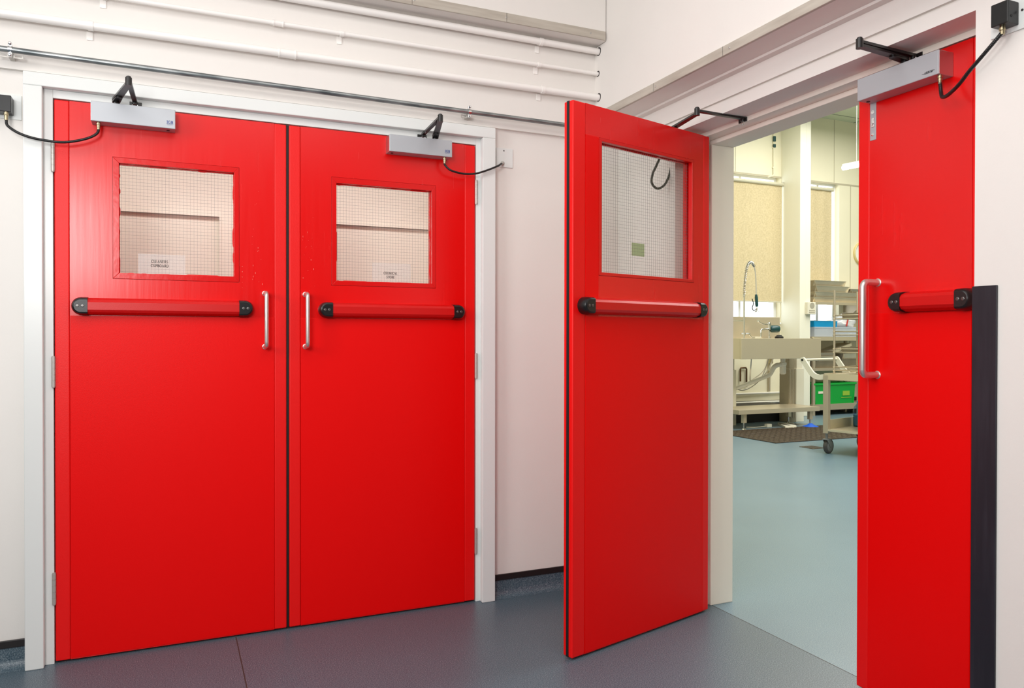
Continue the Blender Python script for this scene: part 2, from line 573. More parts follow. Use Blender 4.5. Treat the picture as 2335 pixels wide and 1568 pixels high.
def add_text(mb, s, x, z, h, y, sx=1.0, shear=0.0, th=0.0005):
    """Serif letters on the plane y (facing -y), left at x, baseline z, cap height h."""
    for c in s:
        adv, st = GLYPH[c]
        for q in st:
            if q[0] == 'l':
                segs = [(q[1], q[2], q[3], q[4])]
                w = q[5]
            else:
                _, cx, cy, rx, ry, a0, a1, w = q
                n = max(4, int(abs(a1 - a0) / 20))
                pp = [(cx + rx * math.cos(math.radians(a0 + (a1 - a0) * k / n)), cy + ry * math.sin(math.radians(a0 + (a1 - a0) * k / n))) for k in range(n + 1)]
                segs = [(*pp[k], *pp[k + 1]) for k in range(n)]
            for (x0, y0, x1, y1) in segs:
                dx, dy = x1 - x0, y1 - y0
                L = math.hypot(dx, dy) or 1
                nx, ny = -dy / L * w / 2, dx / L * w / 2
                quad = [(x0 + nx, y0 + ny), (x0 - nx, y0 - ny), (x1 - nx, y1 - ny), (x1 + nx, y1 + ny)]
                quad = [(x + (px * sx + py * shear) * h, z + py * h) for px, py in quad]
                mb.prism(quad, 1, y - th, y)
        x += adv * sx * h
    return x


# ------------------------------------------------------------------ room shell
ZC = 3.2          # room ceiling
XW = -0.262       # right wall face
XU = -0.405       # right wall, projecting upper part

# floors
fl = MB().box(-7.5, -0.0815, -7.0, 0.06, -0.12, 0.0)
fl.box(-2.7, -0.9, 0.06, 0.9, -0.12, 0.0)
struct(fl, 'floor', M['floor'], 'blue grey speckled vinyl floor of the room with the red doors', 'floor')
struct(MB().box(-0.0785, 12.0, -4.0, 6.2, -0.12, 0.0), 'floor_kitchen', M['kfloor'], 'speckled vinyl floor coloured paler for the brighter kitchen light, seen through the open doorway', 'floor')
struct(MB().box(-0.0815, -0.0785, -4.0, 0.06, -0.12, 0.0004), 'trim_1', M['weld'], 'thin welded joint line across the floor at the open doorway', 'floor joint')
struct(MB().box(-1.9900, -1.9860, -2.5, 0.0, -0.002, 0.0005), 'trim_2', M['weld'], 'thin welded joint line in the floor in front of the closed doors', 'floor joint')

# left wall with the cupboard opening
OX0, OX1, OZ = -2.66, -0.935, 2.05
wl = MB()
wl.box(-7.5, OX0, 0.02, 0.1, 0, 2.078)
wl.box(OX1, 0.03, 0.02, 0.1, 0, 2.078)
wl.box(OX0, OX1, 0.02, 0.1, OZ, 2.078)
wl.box(-7.5, 0.03, 0.0, 0.1, 2.078, 2.108)
wl.box(-7.5, 0.03, 0.004, 0.1, 2.108, 2.60)
wl.box(-7.5, XU, -0.03, 0.0, 2.513, 2.60)      # bead under the overhang
struct(wl, 'wall_left', M['wall'], 'cream white panelled wall around the closed red double doors', 'wall')
struct(MB().box(-7.5, XU, -0.098, 0.1, 2.505, ZC + 0.1), 'wall_left_upper', M['wall'], 'projecting upper part of the cream wall above the pipes', 'wall')

# right wall: lower part with the doorway, projecting upper part, lintel
YD0, YD1 = -0.43, -1.757     # wall edges of the doorway
wr = MB()
wr.box(XW, -0.05, YD0, 0.02, 0, 2.0665)
wr.box(XW, -0.05, -7.0, YD1, 0, 2.0665)
wr.box(XW, -0.05, YD1, YD0, 2.0225, 2.0665)
wr.box(XW + 0.012, -0.05, -7.0, 0.02, 2.0665, 2.0765)     # shadow gap
wr.box(XW, -0.05, -7.0, 0.02, 2.0765, 2.151)
struct(wr, 'wall_right', M['wall'], 'cream white wall holding the open doorway to the kitchen', 'wall')
wu = MB().box(-0.293, -0.05, -7.0, 0.004, 2.151, 2.160)
wu.box(XU + 0.004, -0.05, -7.0, 0.004, 2.160, ZC + 0.1)
struct(wu, 'wall_right_upper', M['wall'], 'projecting upper part of the cream wall over the open doorway', 'wall')
# panel joints on the right wall over the door
struct(MB().box(-7.5, 0, -7.0, 0.3, ZC, ZC + 0.1), 'ceiling', M['ceil'], 'plain white ceiling of the room with the red doors', 'ceiling')
struct(MB().box(-7.5, 0, -7.1, -7.0, 0, ZC), 'wall_back', M['backwall'], 'unseen wall behind the viewer, greyed to dim door reflections', 'wall')
struct(MB().box(-7.6, -7.5, -7.0, 0.3, 0, ZC), 'wall_side', M['backwall'], 'unseen wall at the far left of the room, greyed to dim door reflections', 'wall')


def edge_strip(name, label, x0, x1, y0, y1, z0, z1, screws, along, joints):
    b = MB().box(x0, x1, y0, y1, z0, z1, 0.002)
    o = struct(b, name, M['edge'], label, 'edge strip', (x0, y0, z0))
    for s in screws:
        p = (s, y0, (z0 + z1) / 2) if along == 0 else (x0, s, (z0 + z1) / 2)
        ax = (0, -1, 0) if along == 0 else (-1, 0, 0)
        q = MB().lathe([(0.0048, -0.002), (0.0048, 0.0006), (0.003, 0.0018), (0.0022, 0.0004), (0, 0.0004)], p, ax, 14)
        q.build('screw', M['hinge'], o, world=True)
    for s in joints:
        q = MB()
        if along == 0:
            q.box(s - 0.0006, s + 0.0006, y0 - 0.0004, y0 + 0.002, z0 + 0.001, z1 - 0.001)
        else:
            q.box(x0 - 0.0004, x0 + 0.002, s - 0.0006, s + 0.0006, z0 + 0.001, z1 - 0.001)
        q.build('joint_line', M['cap'], o, world=True)
    return o


edge_strip('trim_3', 'bare metal edge strip along the left wall above the white pipes', -7.5, -0.409, -0.105, -0.097, 2.505, 2.5445,
           (-1.3086, -0.9004, -0.4872), 0, (-1.318, -0.899))
edge_strip('trim_4', 'bare metal edge strip along the right wall above the open doorway', -0.412, -0.400, -7.0, -0.099, 2.160, 2.195,
           (-0.5018, -0.9535, -1.45, -1.9), 1, (-0.488, -0.918))

# coved floor edge with black capping
for nm, nm2, xa, xb, w in (('baseboard_left', 'trim_5', -7.5, -2.679, 'left of the closed doors'), ('baseboard_right', 'trim_6', -0.917, -0.264, 'between the closed doors and the open door')):
    prof = [(0.019, 0.078)]
    for k in range(9):
        a = PI * k / 16
        prof.append((0.019 - 0.035 * (1 - math.cos(a)) * 1.0, 0.04 - 0.04 * math.sin(a)))
    prof = [(0.0195, 0.0)] + [(0.0195, 0.076), (0.0165, 0.076)] + [(0.0165 - 0.036 * (1 - math.cos(PI * k / 16)), 0.036 - 0.0355 * math.sin(PI * k / 16)) for k in range(9)] + [(-0.0195, 0.0)]
    struct(MB().prism(prof, 0, xa, xb), nm, M['floor'], 'blue grey vinyl floor turned up the wall ' + w, 'skirting', (xa, 0, 0))
    struct(MB().box(xa, xb, 0.011, 0.0195, 0.074, 0.100, 0.002), nm2, M['cap'], 'black capping strip over the coved skirting ' + w, 'skirting', (xa, 0, 0.074))

# door frame of the closed pair: architrave and lining
ar = MB()
ar.box(-2.678, -2.621, -0.03, 0.0195, 0.0, 2.0225, 0.003)
ar.box(-0.979, -0.918, -0.03, 0.0195, 0.0, 2.0225, 0.003)
ar.box(-2.678, -0.918, -0.03, 0.0195, 2.0225, 2.069, 0.003)
struct(ar, 'trim_7', M['gloss'], 'white gloss surround framing the closed red double doors', 'door frame', (-1.8, 0, 0))
li = MB()
li.box(-2.6215, -2.5925, 0.0, 0.10, 0, 2.0225, 0.0015)
li.box(-0.999, -0.9785, 0.0, 0.10, 0, 2.0225, 0.0015)
li.box(-2.5925, -0.999, 0.0, 0.10, 1.9935, 2.0225, 0.0015)
li.box(-2.5925, -2.575, 0.047, 0.099, 0, 1.9935)
li.box(-1.017, -0.999, 0.047, 0.10, 0, 1.9935)
struct(li, 'trim_8', M['gloss'], 'white gloss inner lining of the closed red double doors', 'door frame', (-1.8, 0, 0))

# cupboard behind the wired glass, brightened by an added hidden strip
yb = 0.62
cb = MB()
cb.box(-2.66, -0.935, yb, yb + 0.014, 1.703, 3.0)
cb.box(-2.005, -1.512, yb, yb + 0.014, 0.0, 1.703)
cb.box(-2.66, -0.935, yb + 0.026, yb + 0.04, 0.0, 1.703)
for xa, xb in ((-2.66, -2.005), (-1.512, -0.935)):
    cb.box(xa, xb, yb - 0.008, yb + 0.026, 1.703, 1.712)
    cb.box(xa, xb, yb + 0.016, yb + 0.026, 1.694, 1.703)
cb.box(-2.013, -2.005, yb - 0.009, yb + 0.0255, 0, 1.7025)
cb.box(-1.512, -1.504, yb - 0.009, yb + 0.0255, 0, 1.7025)
cb.box(-1.952, -1.944, yb - 0.006, yb, 0, 1.73)
cb.box(-2.70, -2.66, 0.1, 0.70, 0, 3.0)
cb.box(-0.935, -0.895, 0.1, 0.70, 0, 3.0)
cb.box(-2.70, -0.895, 0.1, 0.70, 3.0, 3.04)
struct(cb, 'wall_cupboard', M['liner'], 'pale cupboard walls seen through the wired glass of the closed doors', 'wall', (-1.8, yb, 0))

# door frame of the open doorway
XD = -0.147       # face of the closed small leaf
rf = MB()
rf.box(XD - 0.002, 0.03, -0.44, YD0, 0, 2.0225)                 # hinge jamb
rf.box(-0.088, 0.031, -0.454, -0.44, 0, 1.985, 0.002)           # stop on the hinge jamb
rf.box(XD - 0.002, 0.03, YD1, -1.722, 0, 2.0225)                # far jamb
rf.box(-0.088, 0.031, -1.722, -1.705, 0, 1.985, 0.002)
rf.box(XD - 0.002, 0.03, -1.722, -0.44, 2.004, 2.0225)          # head
rf.box(-0.088, 0.031, -1.722, -0.44, 1.985, 2.004, 0.002)       # stop on the head
rf.box(-0.05, 0.03, -0.43, 0.02, 0, 2.6)
rf.box(-0.05, 0.03, -7.0, YD1, 0, 2.6)
rf.box(-0.05, 0.03, YD1, -0.43, 2.0225, 2.6)
struct(rf, 'trim_9', M['gloss_warm'], 'white gloss frame and stops lining the open doorway', 'door frame', (0, -1.1, 0))

# black protection strip on the wall edge beside the small leaf
struct(MB().box(XW - 0.006, XW, -1.8215, -1.7545, 0.0, 1.2905, 0.0015), 'trim_10', M['protect'],
       'scuffed black protection strip on the wall edge beside the narrow red door', 'wall protector', (XW, -1.79, 0))


# ------------------------------------------------------------------ doors
def frame_ring(mb, x0, x1, z0, z1, X0, X1, Z0, Z1, y0, y1, bev=0.0):
    """Rectangular ring between an inner and an outer rectangle, mitred."""
    for pts in (
        [(X0, Z0), (x0, z0), (x0, z1), (X0, Z1)], [(X1, Z0), (X1, Z1), (x1, z1), (x1, z0)],
        [(X0, Z1), (x0, z1), (x1, z1), (X1, Z1)], [(X0, Z0), (X1, Z0), (x1, z0), (x0, z0)]):
        mb.prism(pts, 1, y0, y1, bev)


def smear(mb, x0, x1, z0, z1, y, rng):
    """Ragged paint left on the glass along the bead: thin irregular strips."""
    def run(n, f):
        prev = None
        w = 0.002
        for k in range(n + 1):
            if rng.random() < 0.35:
                w = 0.001 + 0.0045 * rng.random() ** 2
            p = f(k / n, w)
            if prev:
                mb.prism([prev[0], prev[1], p[1], p[0]], 1, y - 0.0006, y)
            prev = p
    run(46, lambda t, w: ((x0 + (x1 - x0) * t, z1), (x0 + (x1 - x0) * t, z1 - w - 0.001)))
    run(46, lambda t, w: ((x0 + (x1 - x0) * t, z0), (x0 + (x1 - x0) * t, z0 + w * 0.7)))
    run(46, lambda t, w: ((x0, z0 + (z1 - z0) * t), (x0 + w, z0 + (z1 - z0) * t)))
    run(46, lambda t, w: ((x1, z0 + (z1 - z0) * t), (x1 - w, z0 + (z1 - z0) * t)))


def cap_shape(mb, x_end, x_in, zc, hh, d):
    """Rounded D-shaped end cap, flat side at x_in, swelling out to depth d (towards -y)."""
    s = 1 if x_in > x_end else -1
    L = abs(x_in - x_end)
    r = hh
    tmp = bmesh.new()
    layers = []
    for sc, dep in ((1.0, 0.0), (1.0, d * 0.45), (0.97, d * 0.72), (0.86, d * 0.93), (0.70, d)):
        ring = []
        cx = x_end + s * r
        for k in range(13):
            a = PI / 2 + PI * k / 12
            px, pz = r * sc * math.cos(a), r * sc * math.sin(a)
            ring.append((cx + s * px, zc + pz))
        rr = [(x_in, zc + r * sc)] + ring + [(x_in, zc - r * sc)]
        layers.append([tmp.verts.new((p[0], -dep, p[1])) for p in rr])
    for a, b in zip(layers, layers[1:]):
        n = len(a)
        for k in range(n):
            f = tmp.faces.new((a[k], a[(k + 1) % n], b[(k + 1) % n], b[k]))
            f.smooth = True
    tmp.faces.new(layers[0])
    tmp.faces.new(layers[-1][::-1])
    mb._merge(tmp)


def push_bar(root, x0, x1, z0, z1, depth, face, capw=0.052, T=0.044):
    """Guard bar between x0 and x1. face -1: on y=0 side; +1: on y=T side."""
    mt = Matrix.Identity(4) if face < 0 else Matrix.Translation((0, T, 0)) @ Matrix.Scale(-1, 4, (0, 1, 0))
    zc, hh = (z0 + z1) / 2, (z1 - z0) / 2
    b = MB()
    prof = [(0, z0 + 0.001), (-depth * 0.45, z0 + 0.002), (-depth * 0.85, z0 + 0.009), (-depth, z0 + 0.018), (-depth, z1 - 0.018), (-depth * 0.85, z1 - 0.009), (-depth * 0.45, z1 - 0.002), (0, z1 - 0.001)]
    b.prism(prof, 0, x0 + capw, x1 - capw)
    bmesh.ops.transform(b.bm, matrix=mt, verts=list(b.bm.verts))
    bmesh.ops.recalc_face_normals(b.bm, faces=list(b.bm.faces))
    bar = b.build('push_bar', M['red_bar'], root)
    for xe, xi in ((x0, x0 + capw), (x1, x1 - capw)):
        c = MB()
        cap_shape(c, xe, xi, zc, hh, depth + 0.002)
        bmesh.ops.transform(c.bm, matrix=mt, verts=list(c.bm.verts))
        bmesh.ops.recalc_face_normals(c.bm, faces=list(c.bm.faces))
        cap = c.build('end_cap', M['black'], bar)
        cap['label'] = 'black rounded end cap with two screws'
        s = 1 if xi > xe else -1
        sc = MB()
        for dx in (0.021, 0.037):
            px = xe + s * dx
            sc.lathe([(0.0052, 0.0), (0.0052, 0.0008), (0.0042, 0.0014), (0.0020, 0.0016), (0.0016, 0.0006), (0.0, 0.0006)], (px, -(depth + 0.002), zc), (0, -1, 0), 14)
        bmesh.ops.transform(sc.bm, matrix=mt, verts=list(sc.bm.verts))
        bmesh.ops.recalc_face_normals(sc.bm, faces=list(sc.bm.faces))
        # screw heads sit in the cap face; they belong to the cap's mesh
        me = cap.data
        bm2 = bmesh.new()
        bm2.from_mesh(me)
        mp = {v: bm2.verts.new(v.co) for v in sc.bm.verts}
        me.materials.append(M['screw'])
        for f in sc.bm.faces:
            nf = bm2.faces.new([mp[v] for v in f.verts])
            nf.material_index = 1
            nf.smooth = False
        sc.bm.free()
        bm2.to_mesh(me)
        bm2.free()
    return bar


def pull_handle(root, x, z0, z1, r, proj, name='pull_handle'):
    b = MB()
    c = 0.018
    pts = [(x, 0.0, z1), (x, -proj + c, z1)]
    for k in range(1, 7):
        a = PI / 2 * k / 6
        pts.append((x, -proj + c - c * math.sin(a), z1 - c + c * math.cos(a)))
    for k in range(0, 7):
        a = PI / 2 * k / 6
        pts.append((x, -proj + c - c * math.cos(a), z0 + c - c * math.sin(a)))
    pts.append((x, 0.0, z0))
    b.tube(pts, r, 16)
    for z in (z0, z1):
        b.lathe([(r * 1.25, 0), (r * 1.25, 0.002), (r, 0.003)], (x, 0, z), (0, -1, 0), 16)
    o = b.build(name, M['steel'], root)
    o['label'] = 'brushed steel bow handle'
    return o


def hinge(root, x, z0, z1, y=-0.004, r=0.0065):
    b = MB()
    n = 5
    h = (z1 - z0) / n
    for k in range(n):
        b.cyl((x, y, z0 + h * k + 0.0005), (x, y, z0 + h * (k + 1) - 0.0005), r, 14)
    b.cyl((x, y, z0 - 0.003), (x, y, z1 + 0.003), r * 0.82, 14)
    o = b.build('hinge', M['hinge'], root)
    o['label'] = 'steel butt hinge knuckle'
    return o


def make_door(name, label, loc, rotz, W, z0, z1, lip, bead, opening, face_sides, kick, guards, rng, hx=None, hz=(), T=0.044, window=True, seal_x=None, rail=None):
    """Door leaf in its own frame: x across, y into the leaf (front face y=0), z up."""
    root = thing(name, label, 'door', loc, rotz, kind='structure')
    b = MB()
    l0, l1 = lip
    if window:
        X0, X1, Z0, Z1 = bead
        b.box(l0, X0, 0.0, T, z0, z1)
        b.box(X1, l1, 0.0, T, z0, z1)
        b.box(X0, X1, 0.0, T, z0, Z0)
        b.box(X0, X1, 0.0, T, Z1, z1)
        bmesh.ops.remove_doubles(b.bm, verts=list(b.bm.verts), dist=1e-5)
    else:
        b.box(l0, l1, 0.0, T, z0, z1)
    b.build('leaf_panel', M['red_paint'], root)
    for xa, xb in ((0.0, l0), (l1, W)):
        g = MB().box(xa, xb - 0.0006 if xa == 0 else xb, -0.0012, T + 0.0012, z0, z1, 0.004, 3)
        g.build('edge_guard', M['red_guard'], root)
    for s in face_sides:
        ka, kb, kz0, kz1 = kick
        k = MB()
        if s < 0:
            k.box(ka + 0.0008, kb - 0.0008, -0.0016, 0.004, kz0, kz1, 0.0005)
        else:
            k.box(ka + 0.0008, kb - 0.0008, T - 0.004, T + 0.0016, kz0, kz1, 0.0005)
        k.build('kick_panel', M['red_sheet'], root)
    if window:
        x0, x1, q0, q1 = opening
        for s in face_sides:
            r = MB()
            if s < 0:
                frame_ring(r, x0, x1, q0, q1, X0 + 0.001, X1 - 0.001, Z0 + 0.001, Z1 - 0.001, -0.0015, T / 2 - 0.0035, 0.001)
                smear(r, x0, x1, q0, q1, T / 2 - 0.0035, rng)
            else:
                frame_ring(r, x0, x1, q0, q1, X0 + 0.001, X1 - 0.001, Z0 + 0.001, Z1 - 0.001, T / 2 + 0.0035, T + 0.0015, 0.001)
            r.build('glazing_bead', M['red_bead'], root)
        if len(face_sides) == 1:
            r = MB()
            frame_ring(r, x0, x1, q0, q1, X0 + 0.001, X1 - 0.001, Z0 + 0.001, Z1 - 0.001, T / 2 + 0.0035, T + 0.0015)
            r.build('glazing_bead', M['red_bead'], root)
        gl = MB().box(X0 + 0.002, X1 - 0.002, T / 2 - 0.003, T / 2 + 0.003, Z0 + 0.002, Z1 - 0.002).build('glass_pane', M['glass'], root)
        gl['label'] = 'clear wired glass pane'
        w = MB()
        p, t = 0.0122, 0.00027
        x = x0 + p * 0.6
        while x < x1:
            w.box(x - t, x + t, T / 2 - t, T / 2 + t, q0, q1)
            x += p
        z = q0 + p * 0.6
        while z < q1:
            w.box(x0, x1, T / 2 - t, T / 2 + t, z - t, z + t)
            z += p
        wm = w.build('wire_mesh', M['wire'], gl)
        wm['label'] = 'fine square wire grid in the glass'
    if hx is not None:
        for a, c in hz:
            hinge(root, hx, a, c)
    return root


rngd = random.Random(3)
ZB, ZT = 0.008, 1.9895
H3 = ((1.737, 1.838), (0.979, 1.084), (0.213, 0.321))

d1 = make_door('door_1', 'closed red door with CLEANERS CUPBOARD notice in its wired window', (-2.589, 0, 0), 0.0, 0.790, ZB, ZT,
               (0.047, 0.744), (0.182, 0.615, 1.365, 1.806), (0.203, 0.596, 1.387, 1.785), (-1,), (0.047, 0.744, 0.012, 1.230), True, rngd, -0.0035, H3)
push_bar(d1, 0.053, 0.664, 1.233, 1.2955, 0.040, -1)
pull_handle(d1, 0.7085, 1.118, 1.325, 0.0080, 0.062)
sl = MB().box(0.7895, 0.8000, 0.006, 0.040, ZB, ZT)
sl.build('seal_strip', M['rubber'], d1)['label'] = 'black seal strip in the meeting edge'

d2 = make_door('door_2', 'closed red door with CHEMICAL STORE notice in its wired window', (-1.7885, 0, 0), 0.0, 0.785, ZB, ZT,
               (0.044, 0.7375), (0.165, 0.606, 1.364, 1.802), (0.1855, 0.5875, 1.384, 1.778), (-1,), (0.044, 0.7375, 0.012, 1.230), True, rngd, 0.7895, H3)
push_bar(d2, 0.112, 0.728, 1.233, 1.2955, 0.040, -1)
pull_handle(d2, 0.0618, 1.118, 1.325, 0.0080, 0.062)

ANG = math.atan2(-0.2656, -0.9641)
PIV = (-0.1537, -0.4616, 0)
d3 = make_door('door_3', 'red door standing half open into the room, wired window in its upper half', PIV, ANG, 0.795, ZB, 2.0,
               (0.041, 0.732), (0.1015, 0.663, 1.382, 1.888), (0.116, 0.648, 1.395, 1.8755), (-1, 1), (0.041, 0.732, 0.012, 1.232), True, rngd, -0.0045, ((1.745, 1.846), (0.985, 1.090), (0.22, 0.325)))
push_bar(d3, 0.055, 0.772, 1.238, 1.3005, 0.040, 1)
MB().box(0.6635, 0.7312, 0.0405, 0.0454, 1.233, 1.8875, 0.0004).build('stile_panel', M['red_sheet'], d3)
sl = MB().box(0.794, 0.7962, 0.014, 0.027, ZB, 2.0)
sl.build('seal_strip', M['rubber'], d3)['label'] = 'black seal strip down the leading edge'

d4 = make_door('door_4', 'narrow closed red door leaf with flush bolt beside the black wall strip', (XD, -1.277, 0), -PI / 2, 0.440, ZB, 2.0,
               (0.0445, 0.392), None, None, (-1,), (0.0445, 0.392, 0.012, 1.232), True, rngd, window=False)
push_bar(d4, 0.146, 0.420, 1.2325, 1.2945, 0.045, -1, capw=0.048)
pull_handle(d4, 0.0775, 1.036, 1.331, 0.0105, 0.066)
fb = MB().box(0.0455, 0.0685, -0.0018, 0.004, 1.790, 1.925, 0.001)
fbo = fb.build('flush_bolt', M['alu'], d4)
fbo['label'] = 'silver recessed flush bolt in bare filler'
q = MB()
q.lathe([(0.006, 0), (0.006, 0.002), (0.0, 0.0026)], (0.057, -0.0018, 1.880), (0, -1, 0), 14)
q.box(0.052, 0.062, -0.004, -0.0018, 1.832, 1.862, 0.001)
q.box(0.0545, 0.0595, -0.0075, -0.0035, 1.838, 1.846, 0.001)
q.lathe([(0.005, 0), (0.005, 0.002), (0.0, 0.0026)], (0.057, -0.0018, 1.808), (0, -1, 0), 14)
q.build('bolt_slide', M['chrome'], fbo)
# small chips in the paint of the two closed doors
for dd, spots in ((d1, [(0.66 + 0.04 * random.random(), 1.34 + 0.40 * random.random()) for _ in range(16)] + [(0.625, 1.345 + 0.02 * k) for k in range(5)]),
                  (d2, [(0.05 + 0.05 * random.random(), 1.32 + 0.33 * random.random()) for _ in range(20)])):
    c = MB()
    for (px, pz) in spots:
        w_, h_ = 0.0006 + 0.0008 * random.random(), 0.001 + 0.006 * random.random() ** 2
        c.box(px, px + w_, -0.0003, 0.001, pz, pz + h_)
    c.build('paint_chips', M['scuff'], dd)['label'] = 'pale chips in the red paint'


def notice(name, label, x0, x1, z0, z1, y, lines, h, xc, zb, gap):
    root = thing(name, label, 'notice', ((x0 + x1) / 2, y, z0))
    MB().box(x0, x1, y - 0.0006, y, z0, z1).build('sheet', M['paper'], root, world=True)
    t = MB()
    for i, s in enumerate(lines):
        sx = 0.92
        w = text_width(s) * sx * h
        add_text(t, s, xc - w / 2, zb - i * gap, h, y - 0.0007, sx)
    t.build('lettering', M['ink'], root, world=True)['label'] = 'bold black serif capitals'
    return root


notice('paper_notice', 'clear sheet reading CLEANERS CUPBOARD inside the left wired window', -2.325, -2.165, 1.3875, 1.462, 0.0182, ('CLEANERS', 'CUPBOARD'), 0.0105, -2.2525, 1.4300, 0.0158)
notice('paper_notice', 'clear sheet reading CHEMICAL STORE inside the second wired window', -1.452, -1.288, 1.3845, 1.465, 0.0182, ('CHEMICAL', 'STORE'), 0.0105, -1.375, 1.4180, 0.0165)

# green sticker on the far face of the open door's glass
Md3 = Matrix.Translation(PIV) @ Matrix.Rotation(ANG, 4, 'Z')
gs = MB().box(0.381, 0.4545, 0.0180, 0.0186, 1.472, 1.522)
bmesh.ops.transform(gs.bm, matrix=Md3, verts=list(gs.bm.verts))
solo(gs, 'glass_sticker', M['green_film'], 'small green square sticker behind the wired glass of the half open door', 'sticker', tuple(Md3 @ Vector((0.418, 0.018, 1.472))))


# ------------------------------------------------------------------ door closers
def closer(label, loc, rotz, x0, x1, z0, z1, depth, spindle, knee_w, shoe_w, gland, text=None, group=None, valve=None, sub=True):
    Mx = Matrix.Translation(loc) @ Matrix.Rotation(rotz, 4, 'Z')
    inv = Mx.inverted()
    # the empty stands at the closer's own foot
    base = Mx @ Vector(((x0 + x1) / 2, 0, z0))
    root = thing('door_closer', label, 'door closer', tuple(base), rotz, group)
    off = Matrix.Translation(-Vector(((x0 + x1) / 2, 0, z0)))

    def B(mb, name, m, parent=root):
        bmesh.ops.transform(mb.bm, matrix=off, verts=list(mb.bm.verts))
        return mb.build(name, m, parent)
    body = B(MB().box(x0, x1, -depth, 0.0, z0, z1, 0.0018, 2), 'cover', M['alu'])
    body['label'] = 'silver rectangular cover'
    for xa in (x0 - 0.0006, x1 - 0.0055):
        B(MB().box(xa, xa + 0.0061, -depth + 0.003, 0.0, z0 + 0.001, z1 - 0.001, 0.0008), 'end_plate', M['alu_end'], body)
    if valve is not None:
        B(MB().lathe([(0.0055, 0), (0.0055, 0.0015), (0.0, 0.0015)], (valve, -depth * 0.5, z0), (0, 0, -1), 14), 'valve_hole', M['rubber'], body)
    if text:
        t = MB()
        if text[0] == 'IGB':
            add_text(t, 'IGB', text[1], text[2] + 0.0035, text[3], -depth - 0.0001, 1.05)
            t.box(text[1] - 0.001, text[1] + 2.2 * text[3], -depth - 0.0005, -depth, text[2] + 0.0012, text[2] + 0.0018)
            t.box(text[1] + 0.002, text[1] + 1.9 * text[3], -depth - 0.0005, -depth, text[2] - 0.0014, text[2] - 0.0008)
            B(t, 'lettering', M['blue_ink'], body)['label'] = 'small blue IGB lettering'
        else:
            h = text[3]
            xe = add_text(t, 'ARROW', text[1] + 0.004, text[2], h, -depth - 0.0001, 1.0, 0.35)
            t.box(text[1] - 0.002, text[1] + 0.005, -depth - 0.0005, -depth, text[2] + h * 0.30, text[2] + h * 0.46)
            t.box(xe, xe + 0.006, -depth - 0.0005, -depth, text[2] + h * 0.62, text[2] + h * 0.78)
            B(t, 'lettering', M['ink'], body)['label'] = 'small black slanted ARROW lettering'
    kn = inv @ Vector(knee_w)
    sh = inv @ Vector(shoe_w)
    sx, sy = spindle
    za = kn.z
    top = z1
    # spindle and main arm
    a = MB()
    a.cyl((sx, sy, top - 0.004), (sx, sy, za + 0.006), 0.011, 16)
    a.bar((sx, sy, za), (kn.x, kn.y, za), 0.027, 0.020, 0.007)
    dirn = (Vector((kn.x - sx, kn.y - sy, 0))).normalized()
    a.bar((sx, sy, za - 0.006), (sx + dirn.x * 0.055, sy + dirn.y * 0.055, za - 0.004), 0.026, 0.022, 0.008)
    B(a, 'main_arm', M['black_arm'])
    f = MB()
    f.bar((kn.x, kn.y, za + 0.011), (sh.x, sh.y, za + 0.006), 0.017, 0.015, 0.008)
    f.cyl((kn.x, kn.y, za - 0.007), (kn.x, kn.y, za + 0.020), 0.0105, 16)
    f.lathe([(0.0075, 0), (0.0075, 0.004), (0.004, 0.006), (0, 0.006)], (kn.x, kn.y, za + 0.020), (0, 0, 1), 14)
    f.lathe([(0.009, 0), (0.009, 0.012), (0, 0.012)], (sh.x, sh.y, za - 0.006), (0, 0, 1), 14)
    B(f, 'forearm', M['black_arm'])
    return root, inv, off, B, za, sh


def shoe(B, pts_local, root=None):
    pass


# closer 1 on door_1, closer 2 on door_2
def frame_shoe(B, x, y, z, w, yface, side=1):
    s = MB()
    s.box(x - w * 0.45, x + w * 0.55, yface - 0.006, yface, z - 0.008, z + 0.007, 0.001)
    s.box(x - 0.009, x + 0.009, y - 0.008, yface, z - 0.002, z + 0.004, 0.001)
    o = B(s, 'arm_shoe', M['black_arm'])
    r = MB()
    pts = [(x + 0.009 * math.cos(2 * PI * k / 16), y, z - 0.009 + 0.007 * math.sin(2 * PI * k / 16)) for k in range(17)]
    r.tube(pts, 0.0014, 8)
    B(r, 'shoe_ring', M['chrome'], o)['label'] = 'bright ring under the shoe'


def gland(B, x, y, z, L=0.026, r=0.0062):
    return B(MB().lathe([(r * 0.9, 0), (r * 0.9, 0.004), (r * 1.25, 0.004), (r * 1.25, 0.009), (r, 0.0095), (r * 1.05, 0.018), (r * 0.85, 0.0185), (r * 0.85, L)], (x, y, z), (0, 0, -1), 12), 'cable_gland', M['nickel'])


ZA = 2.0035
G = 'silver overhead door closers with black arms'
r1, i1, o1, B1, za, sh = closer('silver closer with blue IGB lettering on the CLEANERS CUPBOARD door, bright in the light', (-2.589, 0, 0), 0.0,
                                0.1185, 0.390, 1.9135, 1.9835, 0.060, (0.196, -0.030), (-2.343, -0.244, ZA), (-2.333, -0.014, ZA), None, ('IGB', 0.361, 1.9275, 0.0105), G, valve=0.366)
frame_shoe(B1, sh.x, sh.y, za, 0.040, 0.0)
gland(B1, 0.1415, -0.045, 1.9135)
r2, i2, o2, B2, za, sh = closer('silver closer with blue IGB lettering on the CHEMICAL STORE door', (-1.7885, 0, 0), 0.0,
                                0.389, 0.6585, 1.9145, 1.9845, 0.060, (0.594, -0.030), (-1.2505, -0.262, ZA), (-1.243, -0.014, ZA), None, ('IGB', 0.6265, 1.9290, 0.0105), G, valve=0.407)
frame_shoe(B2, sh.x, sh.y, za, -0.040, 0.0)
gland(B2, 0.6295, -0.045, 1.9145)
